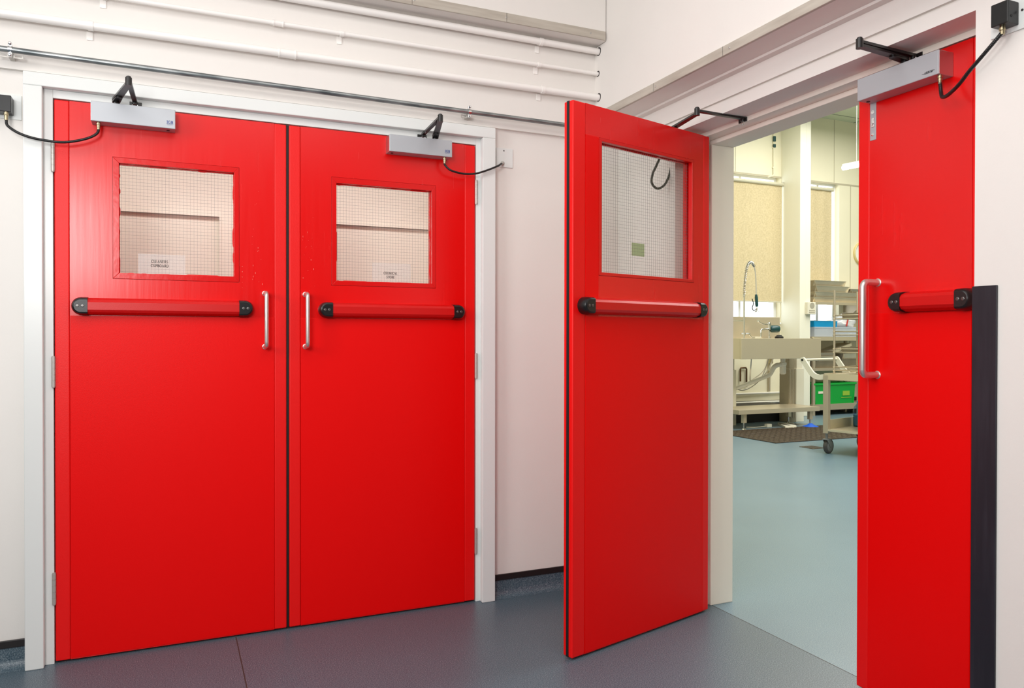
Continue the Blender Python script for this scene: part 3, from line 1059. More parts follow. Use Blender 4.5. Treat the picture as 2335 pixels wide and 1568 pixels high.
r4, i4, o4, B4, za, sh = closer('silver closer with small black ARROW lettering on the narrow red door', (XD, -1.277, 0), -PI / 2,
                                0.0495, 0.333, 1.9085, 1.9785, 0.063, (0.198, -0.033), (-0.385, -1.491, 2.001), (XD - 0.014, -1.490, 2.001), None, ('ARROW', 0.2825, 1.9190, 0.0066), G, valve=0.064)
frame_shoe(B4, sh.x, sh.y, za + 0.0065, 0.040, 0.002)
gland(B4, 0.327, -0.048, 1.9085)
r3, i3, o3, B3, za, sh = closer('closer behind the half open red door, its bent black arm showing over the door top', PIV, ANG,
                                0.125, 0.395, 1.920, 1.990, 0.060, (0.176, -0.030), (-0.3745, -0.724, 2.011), (XD - 0.010, -0.729, 2.011), None, None, G)
# shoe plate of the fourth closer is screwed to the frame head, so it is laid out in world space
s3 = MB()
mz = i3
for bx in ((XD - 0.008, XD - 0.002, -0.745, -0.700, 2.004, 2.020), (XD - 0.016, XD - 0.002, -0.738, -0.720, 2.008, 2.014)):
    t_ = MB().box(*bx, 0.001)
    bmesh.ops.transform(t_.bm, matrix=mz, verts=list(t_.bm.verts))
    mp = {v: s3.bm.verts.new(v.co) for v in t_.bm.verts}
    for f_ in t_.bm.faces:
        s3.bm.faces.new([mp[v] for v in f_.verts])
    t_.bm.free()
so = B3(s3, 'arm_shoe', M['black_arm'])
rg = MB()
cpt = mz @ Vector((XD - 0.010, -0.729, 1.999))
rg.tube([(cpt.x + 0.008 * math.cos(2 * PI * k / 16), cpt.y, cpt.z + 0.006 * math.sin(2 * PI * k / 16)) for k in range(17)], 0.0013, 8)
B3(rg, 'shoe_ring', M['chrome'], so)
gland(B3, 0.2135, -0.045, 1.920)


def flex(label, pts, r, tip=None):
    """Ribbed flexible cable sheath."""
    sp = spline(pts, 40)
    d, acc = [0.0], 0.0
    for a, b in zip(sp, sp[1:]):
        acc += (b - a).length
        d.append(acc)
    rs = [r * (1.0 + 0.07 * math.sin(2 * PI * s / 0.0042)) for s in d]
    b = MB().tube(sp, rs, 10)
    return solo(b, 'flexible_cable', M['black'], label, 'cable', tuple(sp[0]), group='black flexible cables to the door closers')


# cable, box and plate of closer 1
flex('black flexible cable from the wall box at the left edge to the first closer',
     [(-2.7262, -0.030, 1.893), (-2.7215, -0.036, 1.873), (-2.6945, -0.046, 1.852), (-2.6615, -0.050, 1.839), (-2.6245, -0.050, 1.8325), (-2.5695, -0.050, 1.8295), (-2.5310, -0.050, 1.8352),
      (-2.4900, -0.050, 1.8484), (-2.4640, -0.047, 1.8628), (-2.4505, -0.045, 1.8765), (-2.4475, -0.045, 1.889)], 0.0046)
jb = thing('junction_box', 'black cable box on a white plate left of the closed doors', 'junction box', (-2.745, 0.02, 1.908))
MB().box(-2.800, -2.7115, -0.036, 0.0155, 1.920, 1.9765, 0.002).build('box', M['black'], jb, world=True)
MB().box(-2.815, -2.6885, 0.0155, 0.0200, 1.908, 1.9925, 0.001).build('back_plate', M['gloss'], jb, world=True)['label'] = 'white back plate'
MB().lathe([(0.0062, 0), (0.0062, 0.004), (0.008, 0.004), (0.008, 0.011), (0.006, 0.012), (0.006, 0.028)], (-2.7262, -0.030, 1.920), (0, 0, -1), 12).build('cable_gland', M['nickel'], jb, world=True)

# cable and plate of closer 2
flex('black flexible cable from the second closer to the small white wall plate',
     [(-1.159, -0.045, 1.8905), (-1.1555, -0.046, 1.880), (-1.1310, -0.050, 1.861), (-1.0760, -0.050, 1.8522), (-1.0236, -0.050, 1.8568), (-0.9736, -0.050, 1.8738), (-0.9160, -0.046, 1.9002), (-0.8860, -0.020, 1.9195)], 0.0042)
bp_ = thing('blanking_plate', 'small white wall plate where the second cable ends, beside the closed doors', 'wall plate', (-0.8565, 0.02, 1.9125))
MB().box(-0.8965, -0.8165, 0.0150, 0.0200, 1.9125, 1.9965, 0.001).build('plate', M['gloss'], bp_, world=True)
MB().lathe([(0.0028, 0), (0.0028, 0.001), (0, 0.001)], (-0.8602, 0.0150, 1.9855), (0, -1, 0), 12).build('screw', M['ink'], bp_, world=True)
MB().lathe([(0.009, 0), (0.009, 0.006), (0.0075, 0.007), (0.0075, 0.016), (0.006, 0.017), (0.006, 0.038)], (-0.8665, 0.0150, 1.9305), (-0.5, -0.82, -0.26), 14).build('cable_gland', M['hinge'], bp_, world=True)

# cable, box and plate of closer 4
flex('black flexible cable hanging from the wall box to the ARROW closer',
     [(XD - 0.048, -1.604, 1.886), (XD - 0.050, -1.607, 1.874), (-0.205, -1.6150, 1.8530), (-0.225, -1.6345, 1.8330), (-0.250, -1.6700, 1.8255), (-0.275, -1.7185, 1.8345), (-0.292, -1.7600, 1.8550),
      (-0.300, -1.8010, 1.8800), (-0.300, -1.8370, 1.9090), (-0.293, -1.8480, 1.9250)], 0.0050)
jb2 = thing('junction_box', 'black cable box on a white plate high on the right wall beside the doorway', 'junction box', (XW, -1.86, 1.925))
MB().box(-0.310, -0.267, -1.8735, -1.8300, 1.940, 1.9965, 0.002).build('box', M['black'], jb2, world=True)
MB().box(-0.267, -0.262, -1.930, -1.8010, 1.9275, 2.012, 0.001).build('back_plate', M['gloss'], jb2, world=True)['label'] = 'white back plate'
g_ = MB().lathe([(0.0062, 0), (0.0062, 0.004), (0.008, 0.004), (0.008, 0.010), (0.006, 0.011), (0.006, 0.020)], (-0.293, -1.8490, 1.940), (0, 0, -1), 12)
g_.build('cable_gland', M['nickel'], jb2, world=True)
MB().lathe([(0.0032, 0), (0.0032, 0.001), (0, 0.001)], (-0.267, -1.8820, 1.9735), (-1, 0, 0), 12).build('screw', M['ink'], jb2, world=True)
MB().lathe([(0.0035, 0), (0.0035, 0.0007), (0, 0.0007)], (-0.296, -1.8735, 1.958), (0, -1, 0), 12).build('knockout', M['rubber'], jb2, world=True)

# cable of the half open door's closer, looping down behind the wired glass
cpts = [Md3 @ Vector(p) for p in ((0.2135, -0.045, 1.895), (0.2175, -0.060, 1.865), (0.2165, -0.080, 1.835), (0.2035, -0.095, 1.8015), (0.1628, -0.100, 1.7848), (0.1168, -0.100, 1.8054), (0.0879, -0.098, 1.850), (0.0800, -0.094, 1.895), (0.078, -0.090, 1.93))]
flex('black flexible cable looping behind the wired glass of the half open door', [tuple(p) for p in cpts], 0.0050)


# ------------------------------------------------------------------ pipes and conduit on the left wall
def pipe(label, z_a, z_b, r, y, x0, x1, clips, couplers, wall_y):
    def zz(x):
        return z_a + (z_b - z_a) * (x - x0) / (x1 - x0)
    root = thing('wall_pipe', label, 'pipe', (x1, wall_y, zz(x1)))
    MB().tube([(x0, y, zz(x0)), (x1, y, zz(x1))], r, 24).build('tube', M['pipe'], root, world=True)
    for c in clips:
        b = MB()
        b.tube([(c - 0.008, y, zz(c)), (c + 0.008, y, zz(c))], r + 0.0025, 20)
        b.box(c - 0.008, c + 0.008, y, wall_y, zz(c) - 0.006, zz(c) + 0.006)
        b.box(c - 0.016, c + 0.004, wall_y - 0.004, wall_y, zz(c) - r - 0.026, zz(c) - r + 0.004, 0.001)
        b.build('pipe_clip', M['pipe'], root, world=True)
    for c in couplers:
        b = MB()
        L = r * 2.2
        b.tube([(c - L, y, zz(c)), (c - L + 0.004, y, zz(c)), (c - L + 0.0041, y, zz(c)), (c + L - 0.0041, y, zz(c)), (c + L - 0.004, y, zz(c)), (c + L, y, zz(c))],
               [r + 0.0036, r + 0.0036, r + 0.0022, r + 0.0022, r + 0.0036, r + 0.0036], 20)
        b.build('pipe_coupler', M['pipe'], root, world=True)
    b = MB()
    b.lathe([(r + 0.0045, 0), (r + 0.0045, 0.0012), (r + 0.001, 0.0012), (r + 0.001, 0)], (XU + 0.004, y, zz(x1) + 0.001), (-1, 0, 0), 24)
    b.build('hole_edge', M['ink'], root, world=True)
    return root


pipe('thick white pipe nearest the bare edge strip, topmost of the three on the left wall', 2.462, 2.4795, 0.0145, -0.030, -7.4, XU + 0.012, (-0.698,), (), 0.004)
pipe('thin white pipe between the two thick white ones on the left wall', 2.352, 2.3785, 0.0088, -0.024, -7.4, XU + 0.012, (-1.585, -0.7045, -2.43), (-1.832,), 0.004)
pipe('thick white pipe just above the grey conduit on the left wall', 2.2245, 2.2675, 0.0148, -0.030, -7.4, XU + 0.012, (-2.472, -0.690), (-1.799,), 0.004)

cd = thing('metal_conduit', 'grey galvanised conduit tube running above the closed red doors', 'conduit', (-1.6, 0, 2.12))
MB().tube([(-7.4, -0.046, 2.150), (-2.74, -0.046, 2.1286), (-1.0475, -0.046, 2.1190), (XW - 0.15, -0.046, 2.1150)], 0.0098, 24).build('tube', M['galv'], cd, world=True)
for cx, zc in ((-2.7115, 2.1285), (-1.0475, 2.1190)):
    b = MB()
    b.tube([(cx - 0.006, -0.046, zc), (cx + 0.006, -0.046, zc)], 0.0125, 20)
    for s in (1, -1):
        b.box(cx - 0.006, cx + 0.006, -0.052, -0.040, zc + s * 0.010 - 0.002, zc + s * 0.024, 0.001)
        b.lathe([(0.0055, 0), (0.0055, 0.003), (0.003, 0.006), (0, 0.006)], (cx, -0.052, zc + s * 0.020), (0, -1, 0), 12)
    b.box(cx - 0.005, cx + 0.005, -0.040, 0.004, zc - 0.005, zc + 0.005)
    b.build('saddle_clamp', M['chrome'], cd, world=True)['label'] = 'bright saddle clamp round the tube'
    b = MB()
    for xa, xb in ((cx - 0.034, cx - 0.006), (cx + 0.008, cx + 0.036)):
        if cx > -2 and xa > cx:
            continue
        frame_ring(b, xa + 0.004, xb - 0.004, zc - 0.0205, zc - 0.0155, xa, xb, zc - 0.024, zc - 0.012, -0.036, -0.033)
    b.box(cx - 0.006, cx + 0.008, -0.036, 0.0, zc - 0.024, zc - 0.012)
    b.build('support_strip', M['hinge'], cd, world=True)


# ------------------------------------------------------------------ kitchen shell
ZK = 4.62
YK = 5.92
kb = MB()
WINS = ((4.95, 6.285), (6.50, 7.50))
kb.box(0.03, WINS[0][0], YK, YK + 0.25, 0, ZK)
kb.box(WINS[0][1], WINS[1][0], YK, YK + 0.25, 0, ZK)
kb.box(WINS[1][1], 12.0, YK, YK + 0.25, 0, ZK)
for a, b in WINS:
    kb.box(a, b, YK, YK + 0.25, 0, 1.40)
    kb.box(a, b, YK, YK + 0.25, 3.62, ZK)
struct(kb, 'wall_kitchen', M['kwall'], 'cream panelled back wall of the kitchen with tall windows', 'wall', (6, YK, 0))
struct(MB().box(0.03, 12.0, -4.0, 6.2, ZK, ZK + 0.1), 'ceiling_kitchen', M['ktile'], 'pale tiled ceiling of the kitchen', 'ceiling')
struct(MB().box(12.0, 12.1, -4.0, 6.2, 0, ZK), 'wall_kitchen_end', M['kwall'], 'cream end wall of the kitchen', 'wall')
struct(MB().box(0.03, 12.0, -4.1, -4.0, 0, ZK), 'wall_kitchen_side', M['kwall'], 'cream side wall of the kitchen', 'wall')
struct(MB().box(-0.05, 0.03, -7.0, 6.2, 2.6, ZK), 'wall_kitchen_front', M['kwall'], 'cream kitchen wall over the doorway', 'wall')
struct(MB().box(-0.05, 0.03, 0.02, 6.2, 0, 2.6), 'wall_kitchen_return', M['kwall'], 'cream kitchen wall behind the cupboard', 'wall')
gr = MB()
for k in range(11):
    gr.box(0.6 + k * 1.2 - 0.008, 0.6 + k * 1.2 + 0.008, -4.0, YK, ZK - 0.004, ZK)
for k in range(17):
    gr.box(0.03, 12.0, -3.9 + k * 0.6 - 0.008, -3.9 + k * 0.6 + 0.008, ZK - 0.004, ZK)
struct(gr, 'trim_11', M['kgrid'], 'thin grey grid dividing the kitchen ceiling tiles', 'ceiling grid', (6, 0, ZK))
# panel seams and edge pieces on the wall above and beside the windows
ps = MB()
for x in (5.42, 7.385):
    ps.box(x - 0.005, x + 0.005, YK - 0.003, YK, 3.63, ZK)
for x in (7.74, 8.35, 8.96):
    ps.box(x - 0.007, x + 0.007, YK - 0.003, YK, 0.2, 3.60)
ps.box(4.95, 12.0, YK - 0.004, YK, 3.60, 3.625)
struct(ps, 'trim_12', M['seam'], 'thin joints between the cream wall panels of the kitchen', 'panel joint', (6, YK, 3))
pl = MB()
pl.box(6.30, 6.508, 5.53, YK, 0, ZK, 0.006)
pl.box(6.412, 6.418, 5.528, 5.53, 1.25, ZK)
struct(pl, 'wall_pillar', M['kcol'], 'square cream pillar between the two kitchen windows', 'pillar', (6.4, 5.7, 0))
bsb = MB().box(0.03, 6.295, YK - 0.02, YK, 0, 0.22)
bsb.box(6.515, 12.0, YK - 0.02, YK, 0, 0.22)
struct(bsb, 'baseboard_kitchen', M['dark'], 'dark skirting along the kitchen back wall', 'skirting', (6, YK, 0))

struct(MB().box(4.1, 5.98, 5.17, YK - 0.02, 0, 0.20), 'trim_13', M['dark'], 'black plinth low on the floor behind the sink rack', 'plinth', (5, 5.17, 0))

for i, (a, b) in enumerate(WINS):
    root = thing('window_%d' % (i + 1), ('kitchen window behind the sink with its blind drawn down' if i == 0 else 'kitchen window right of the pillar with its blind drawn down'), 'window', ((a + b) / 2, YK + 0.1, 1.40), kind='structure')
    f = MB()
    frame_ring(f, a + 0.045, b - 0.045, 1.445, 3.585, a, b, 1.40, 3.62, YK + 0.09, YK + 0.15)
    f.box(a + 0.62, a + 0.66, YK + 0.10, YK + 0.14, 1.445, 3.585)
    f.build('window_frame', M['wframe'], root, world=True)
    MB().box(a + 0.045, b - 0.045, YK + 0.118, YK + 0.124, 1.445, 3.585).build('window_glass', M['glass'], root, world=True)
    MB().box(a, b, YK - 0.03, YK + 0.09, 1.375, 1.40, 0.004).build('window_sill', M['wframe'], root, world=True)
for i, (a, b, lab) in enumerate(((4.97, 6.280, 'cream roller blind over the window behind the sink'), (6.52, 7.295, 'cream roller blind right of the pillar, partly uncovering the window'))):
    rb = thing('roller_blind', lab, 'blind', ((a + b) / 2, YK - 0.03, 3.48), group='cream roller blinds')
    n = 40
    ptsf = [(a + (b - a) * k / n, YK - 0.035 + 0.004 * math.sin(k * 0.55)) for k in range(n + 1)]
    ptsb = [(p[0], p[1] + 0.0016) for p in reversed(ptsf)]
    MB().prism(ptsf + ptsb, 2, 1.715, 3.475).build('fabric', M['blind'], rb, world=True)
    MB().tube([(a - 0.015, YK - 0.045, 3.495), (b + 0.02, YK - 0.045, 3.495)], 0.026, 16).build('roller', M['blindtube'], rb, world=True)
    MB().box(a, b, YK - 0.044, YK - 0.030, 1.705, 1.722, 0.003).build('bottom_bar', M['blindtube'], rb, world=True)
    for x in (a - 0.012, b + 0.012):
        MB().box(x - 0.004, x + 0.004, YK - 0.07, YK + 0.05, 3.47, 3.53).build('bracket', M['blindtube'], rb, world=True)

tl = thing('tube_light', 'lit fluorescent tube hanging near the narrow door edge', 'light', (6.225, 4.674, 3.5))
dxy = Vector((0.184, -0.983, 0)).normalized()
p0 = Vector((6.225, 4.674, 3.5))
MB().tube([p0, p0 + dxy * 1.4], 0.032, 16).build('tube', M['tube'], tl, world=True)
b = MB()
q0 = p0 + Vector((0, 0, 0.035))
b.tube([q0, q0 + dxy * 1.4], 0.02, 12)
for s in (0.2, 1.2):
    b.cyl(tuple(p0 + dxy * s + Vector((0, 0, 0.06))), tuple(p0 + dxy * s + Vector((0, 0, ZK - 3.5))), 0.003, 6)
b.build('fitting', M['kwhite'], tl, world=True)

wc = thing('wall_clock', 'round wall clock half hidden by the edge of the narrow door', 'clock', (7.985, YK, 2.53))
MB().lathe([(0.185, 0), (0.185, 0.03), (0.175, 0.042), (0.165, 0.036), (0.165, 0.02)], (7.985, YK, 2.53), (0, -1, 0), 40).build('rim', M['clockrim'], wc, world=True)
MB().lathe([(0.166, 0.01), (0.166, 0.022), (0, 0.022)], (7.985, YK, 2.53), (0, -1, 0), 40).build('face', M['clockface'], wc, world=True)

cw = thing('surface_conduit', 'thin white conduit with a dark switch running down the kitchen wall', 'conduit', (6.138, YK, 3.62))
b = MB().tube([(6.138, YK - 0.014, ZK), (6.138, YK - 0.014, 3.66), (6.138, YK - 0.014, 3.645), (6.12, YK - 0.014, 3.62), (6.03, YK - 0.014, 3.60)], 0.012, 10)
for z in (3.75, 4.05):
    b.box(6.115, 6.161, YK - 0.022, YK, z - 0.01, z + 0.01)
b.build('tube', M['kwall'], cw, world=True)
b = MB().box(6.118, 6.158, YK - 0.04, YK - 0.014, 4.14, 4.22, 0.004)
b.box(6.118, 6.158, YK - 0.04, YK - 0.014, 4.05, 4.10, 0.004)
b.build('switch', M['teal'], cw, world=True)

th = thing('thermostat', 'small cream wall box with grille on the kitchen pillar', 'thermostat', (6.47, 5.53, 1.51))
MB().box(6.395, 6.555, 5.470, 5.530, 1.515, 1.70, 0.008).build('case', M['kwhite'], th, world=True)
b = MB().lathe([(0.045, 0), (0.045, 0.002), (0, 0.002)], (6.48, 5.470, 1.645), (0, -1, 0), 24)
for z in (1.572, 1.545):
    b.box(6.42, 6.535, 5.467, 5.470, z - 0.005, z + 0.005)
b.build('grille', M['grille'], th, world=True)

# ------------------------------------------------------------------ sink unit
sk = thing('sink_unit', 'large stainless steel sink trough with splashback under the kitchen window', 'sink', (4.9, 4.75, 0))
b = MB()
X0, X1, Y0, Y1 = 4.24, 5.555, 4.40, 5.06
b.box(X0, X1, Y0, Y0 + 0.03, 0.897, 1.158, 0.004)
b.box(X0, X0 + 0.03, Y0 + 0.029, Y1 - 0.03, 0.8985, 1.157)
b.box(X1 - 0.03, X1, Y0 + 0.029, Y1 - 0.03, 0.8985, 1.157)
b.box(X0, X1, Y1 - 0.03, Y1, 0.897, 1.158)
b.box(X0 + 0.002, X1 - 0.002, Y0 + 0.006, Y1 - 0.002, 0.9005, 0.912)
b.box(X0 + 0.001, X0 + 0.30, Y0 + 0.012, Y1 - 0.34, 1.130, 1.1565)
b.build('trough', M['ksteel'], sk, world=True)
MB().box(X0, 5.475, Y1, Y1 + 0.03, 1.10, 1.450, 0.004).build('splashback', M['ksteel'], sk, world=True)
for x0_, x1_, mtl in ((4.50, 4.645, 'kwhite'), (5.555, 5.690, 'kgrey'), (5.690, 5.83, 'kwhite')):
    b = MB().box(x0_, x1_, 4.97, 5.15, 0.0, 0.74, 0.004)
    b.box(x0_ + 0.02, x1_ - 0.02, 4.985, 5.135, 0.74, 0.90, 0.003)
    b.build('support_column', M[mtl], sk, world=True)
sb = MB()
for k in range(4):
    sb.box(5.572 + k * 0.028, 5.580 + k * 0.028, 4.965, 4.970, 0.06, 0.73)
sb.build('column_ribs', M['ksteel2'], sk, world=True)

sp = thing('spray_tap', 'tall pre-rinse spray tap with coiled spring arch at the sink', 'tap', (4.668, 4.85, 1.158))
MB().tube([(4.668, 4.85, 1.156), (4.668, 4.85, 1.74)], 0.012, 12).build('riser', M['chrome'], sp, world=True)
arch = spline([(4.668, 4.85, 1.70), (4.673, 4.85, 1.83), (4.6835, 4.85, 1.94), (4.704, 4.85, 2.06), (4.735, 4.85, 2.135), (4.770, 4.85, 2.160), (4.805, 4.85, 2.145), (4.835, 4.85, 2.105)], 10)
MB().tube(arch, 0.011, 10).build('hose_core', M['ksteel2'], sp, world=True)
coil = []
L = len(arch) - 1
turns = 34
for k in range(turns * 10 + 1):
    t = k / (turns * 10) * L
    i = min(int(t), L - 1)
    p = arch[i].lerp(arch[i + 1], t - i)
    d = (arch[i + 1] - arch[i]).normalized()
    nn = Vector((0, 1, 0))
    bb = d.cross(nn).normalized()
    a = 2 * PI * k / 10
    coil.append(p + (nn * math.cos(a) + bb * math.sin(a)) * 0.018)
MB().tube(coil, 0.0038, 6).build('spring', M['chrome'], sp, world=True)
MB().tube(spline([(4.835, 4.85, 2.105), (4.855, 4.85, 2.02), (4.866, 4.85, 1.86), (4.868, 4.85, 1.72)], 8), 0.008, 8).build('hose', M['steel'], sp, world=True)
MB().tube([(4.868, 4.85, 1.74), (4.872, 4.85, 1.70), (4.880, 4.85, 1.60), (4.881, 4.85, 1.575)], [0.014, 0.021, 0.021, 0.015], 12).build('spray_handle', M['teal'], sp, world=True)
MB().tube(spline([(4.875, 4.85, 1.545), (4.83, 4.85, 1.525), (4.805, 4.85, 1.56), (4.822, 4.85, 1.62), (4.800, 4.85, 1.68)], 6), 0.006, 8).build('lever', M['black'], sp, world=True)
MB().lathe([(0.010, 0), (0.010, 0.045), (0.03, 0.055), (0.036, 0.062), (0, 0.062)], (4.879, 4.85, 1.57), (0, 0, -1), 16).build('spray_head', M['chrome'], sp, world=True)
b = MB().tube([(4.668, 4.85, 1.385), (4.60, 4.95, 1.385), (4.58, 5.06, 1.385)], 0.010, 10)
b.lathe([(0.028, 0), (0.028, 0.012), (0, 0.012)], (4.58, 5.06, 1.385), (0, -1, 0), 16)
b.build('wall_bracket', M['chrome'], sp, world=True)
b = MB().tube([(4.62, 4.85, 1.215), (4.76, 4.85, 1.215)], 0.014, 10)
b.tube([(4.745, 4.85, 1.215), (4.785, 4.83, 1.165)], 0.008, 8)
b.lathe([(0.024, 0), (0.024, 0.03), (0, 0.03)], (4.668, 4.85, 1.20), (0, 0, 1), 14)
b.build('valve', M['chrome'], sp, world=True)

tp = thing('mixer_tap', 'chrome lever tap standing at the back of the sink', 'tap', (5.09, 4.85, 1.158))
MB().lathe([(0.018, 0), (0.018, 0.02), (0.010, 0.025), (0.010, 0.11), (0.028, 0.12), (0.028, 0.19), (0.02, 0.215), (0, 0.215)], (5.090, 4.85, 1.156), (0, 0, 1), 16).build('body', M['chrome'], tp, world=True)
MB().tube(spline([(5.09, 4.85, 1.355), (5.0, 4.84, 1.345), (4.92, 4.83, 1.365), (4.875, 4.82, 1.388)], 6), [0.009] * 12 + [0.011] * 4 + [0.016] * 3, 10).build('lever', M['chrome'], tp, world=True)
MB().tube([(5.09, 4.85, 1.278), (5.0, 4.82, 1.278), (4.915, 4.80, 1.275), (4.899, 4.795, 1.26), (4.899, 4.795, 1.175)], [0.017, 0.017, 0.013, 0.012, 0.011], 12).build('spout', M['chrome'], tp, world=True)
nz = MB().lathe([(0.035, 0), (0.048, 0.02), (0.048, 0.10), (0.042, 0.125), (0, 0.125)], (5.11, 4.85, 1.285), (1, -0.25, 0), 18)
nz.build('nozzle', M['teal'], tp, world=True)['label'] = 'dark teal round nozzle'

# things lying along the back of the sink
solo(MB().box(4.79, 4.90, 4.78, 4.86, 1.157, 1.180, 0.006), 'sponge', M['blindtube'], 'small pale sponge on the sink ledge by the spray tap', 'sponge', (4.845, 4.82, 1.157))
solo(MB().lathe([(0.0, 0), (0.055, 0.0), (0.058, 0.02), (0.03, 0.045), (0, 0.048)], (5.36, 4.95, 1.157), (0, 0, 1), 18), 'plug', M['rubber'], 'black rubber plug on the back ledge of the sink', 'plug', (5.36, 4.95, 1.157))
b = MB().box(X0 + 0.032, X1 - 0.032, Y1 - 0.32, Y1 - 0.031, 1.135, 1.157, 0.003)
b.build('tap_ledge', M['ksteel'], sk, world=True)

# waste trap and diagonal drain
dr = thing('waste_pipe', 'white plastic bottle trap and sloping drain pipe under the sink', 'pipe', (5.285, 4.8, 0.4))
MB().lathe([(0.032, 0), (0.032, 0.06), (0.048, 0.065), (0.048, 0.10), (0.042, 0.105), (0.042, 0.21), (0.025, 0.225), (0, 0.225)], (5.285, 4.80, 0.900), (0, 0, -1), 18).build('bottle_trap', M['pvc'], dr, world=True)
MB().tube(spline([(5.26, 4.80, 0.80), (5.19, 4.80, 0.80), (5.135, 4.80, 0.775), (5.115, 4.82, 0.72)], 6), 0.031, 14).build('elbow', M['pvc'], dr, world=True)
MB().tube([(5.115, 4.82, 0.745), (5.112, 4.825, 0.70), (5.09, 4.84, 0.665), (4.74, 5.00, 0.51), (4.30, 5.25, 0.33)], 0.027, 14).build('drain', M['pvc'], dr, world=True)

# pipework on the wall behind
def small_pipe(label, pts, r, m, extra=None):
    root = thing('wall_pipe', label, 'pipe', tuple(pts[0]))
    MB().tube(pts, r, 10).build('tube', M[m], root, world=True)
    if extra:
        for (p, a, rr, ll) in extra:
            MB().lathe([(rr, 0), (rr, ll), (0, ll)], p, a, 12).build('valve', M['nickel'], root, world=True)
    return root


YP = YK - 0.03
small_pipe('upper white pipe along the wall under the sink', [(4.6, YP, 0.335), (6.29, YP, 0.335)], 0.016, 'pvc')
small_pipe('lower white pipe along the wall under the sink', [(4.6, YP - 0.01, 0.20), (6.29, YP - 0.01, 0.20)], 0.018, 'pvc')
small_pipe('white pipe with valves dropping down the wall behind the sink', [(6.05, YP, 0.97), (6.05, YP, 0.36)], 0.018, 'ksteel2',
           (((6.05, YP - 0.03, 0.78), (0, 0, 1), 0.036, 0.08), ((6.05, YP - 0.03, 0.62), (0, 0, 1), 0.032, 0.05)))
small_pipe('brown copper pipe bent in an arch on the wall left of the drain', [(5.50, YP, 0.52), (5.50, YP, 0.70), (5.515, YP, 0.72), (5.60, YP, 0.72), (5.615, YP, 0.70), (5.615, YP, 0.44)], 0.013, 'copper')
for lab, pts in (('grey hose curling down from the spray tap under the sink', [(4.75, 4.80, 0.90), (4.78, 4.85, 0.75), (4.86, 4.95, 0.60), (4.98, 5.05, 0.545), (5.08, 5.0, 0.60), (5.12, 4.95, 0.75)]),
                 ('grey hose looping across the wall under the sink', [(5.09, 4.85, 0.90), (5.09, 4.95, 0.72), (5.0, 5.1, 0.58), (4.82, 5.15, 0.47), (4.65, 5.15, 0.45)]),
                 ('thin hose hanging beside the valves under the sink', [(5.17, 4.85, 0.90), (5.19, 5.0, 0.70), (5.16, 5.2, 0.52), (5.05, 5.3, 0.44), (4.92, 5.35, 0.47)])):
    s_ = spline(pts, 8)
    solo(MB().tube(s_, 0.008, 8), 'flexible_hose', M['steel'], lab, 'hose', tuple(s_[0]), group='hoses under the sink')

# low steel rack under the sink
rk = thing('low_rack', 'low stainless steel drain shelf on legs under the sink', 'rack', (4.95, 4.8, 0))
b = MB().box(4.287, 5.633, 4.505, 5.02, 0.243, 0.252)
b.box(4.285, 5.635, 4.495, 4.507, 0.198, 0.254, 0.002)
b.box(4.285, 4.297, 4.5075, 5.018, 0.199, 0.2535)
b.box(5.623, 5.635, 4.5075, 5.018, 0.199, 0.2535)
b.build('shelf', M['ksteel'], rk, world=True)
for lx, ly in ((4.42, 4.56), (5.53, 4.56), (4.42, 4.95), (5.53, 4.95)):
    lg = MB().box(lx - 0.025, lx + 0.025, ly - 0.025, ly + 0.025, 0.085, 0.245, 0.002)
    lo = lg.build('leg', M['ksteel'], rk, world=True)
    MB().lathe([(0.010, 0), (0.010, 0.07), (0.022, 0.072), (0.026, 0.085), (0, 0.085)], (lx, ly, 0.085), (0, 0, -1), 12).build('foot', M['chrome'], lo, world=True)

# mat, drain cover, board, plug, blue foot
def mat_mesh():
    b = MB().box(3.86, 6.0, 3.40, 4.48, 0.0, 0.010, 0.003)
    for i in range(26):
        for j in range(13):
            b.box(3.90 + i * 0.08, 3.955 + i * 0.08, 3.44 + j * 0.08, 3.495 + j * 0.08, 0.010, 0.0125)
    return b


solo(mat_mesh(), 'rubber_mat', M['mat_'], 'dark brown studded rubber mat on the kitchen floor before the sink', 'mat', (4.9, 3.9, 0))
dc = thing('drain_cover', 'small square metal drain cover in the kitchen floor by the trolley wheel', 'drain cover', (3.99, 3.0, 0))
MB().box(3.905, 4.085, 2.91, 3.10, 0.0, 0.004, 0.001).build('plate', M['drain'], dc, world=True)
b = MB()
for k in range(5):
    b.box(3.925 + k * 0.033, 3.935 + k * 0.033, 2.93, 3.08, 0.004, 0.0048)
b.build('slots', M['dark'], dc, world=True)
bd = thing('floor_scale', 'white tray with two black slots lying on the floor under the sink', 'tray', (5.19, 4.6, 0))
MB().prism([(4.97, 4.42), (5.14, 4.40), (5.42, 4.74), (5.20, 4.80)], 2, 0.0, 0.030, 0.004).build('board', M['kwhite'], bd, world=True)
b = MB()
for cx, cy in ((5.12, 4.60), (5.25, 4.58)):
    b.prism([(cx - 0.03, cy - 0.11), (cx, cy - 0.115), (cx + 0.04, cy + 0.10), (cx + 0.01, cy + 0.11)], 2, 0.030, 0.033)
b.build('slots', M['dark'], bd, world=True)
solo(MB().lathe([(0.10, 0), (0.10, 0.012), (0.05, 0.03), (0.022, 0.05), (0, 0.05)], (5.40, 4.42, 0.0), (0, 0, 1), 24), 'floor_pad', M['blue'], 'blue round pad on the floor below the right end of the low rack', 'pad', (5.40, 4.42, 0))
pg = thing('power_plug', 'small white plug with cord lying under the low rack', 'plug', (4.90, 4.64, 0))
MB().box(4.85, 4.93, 4.61, 4.67, 0.0, 0.045, 0.008).build('body', M['kwhite'], pg, world=True)
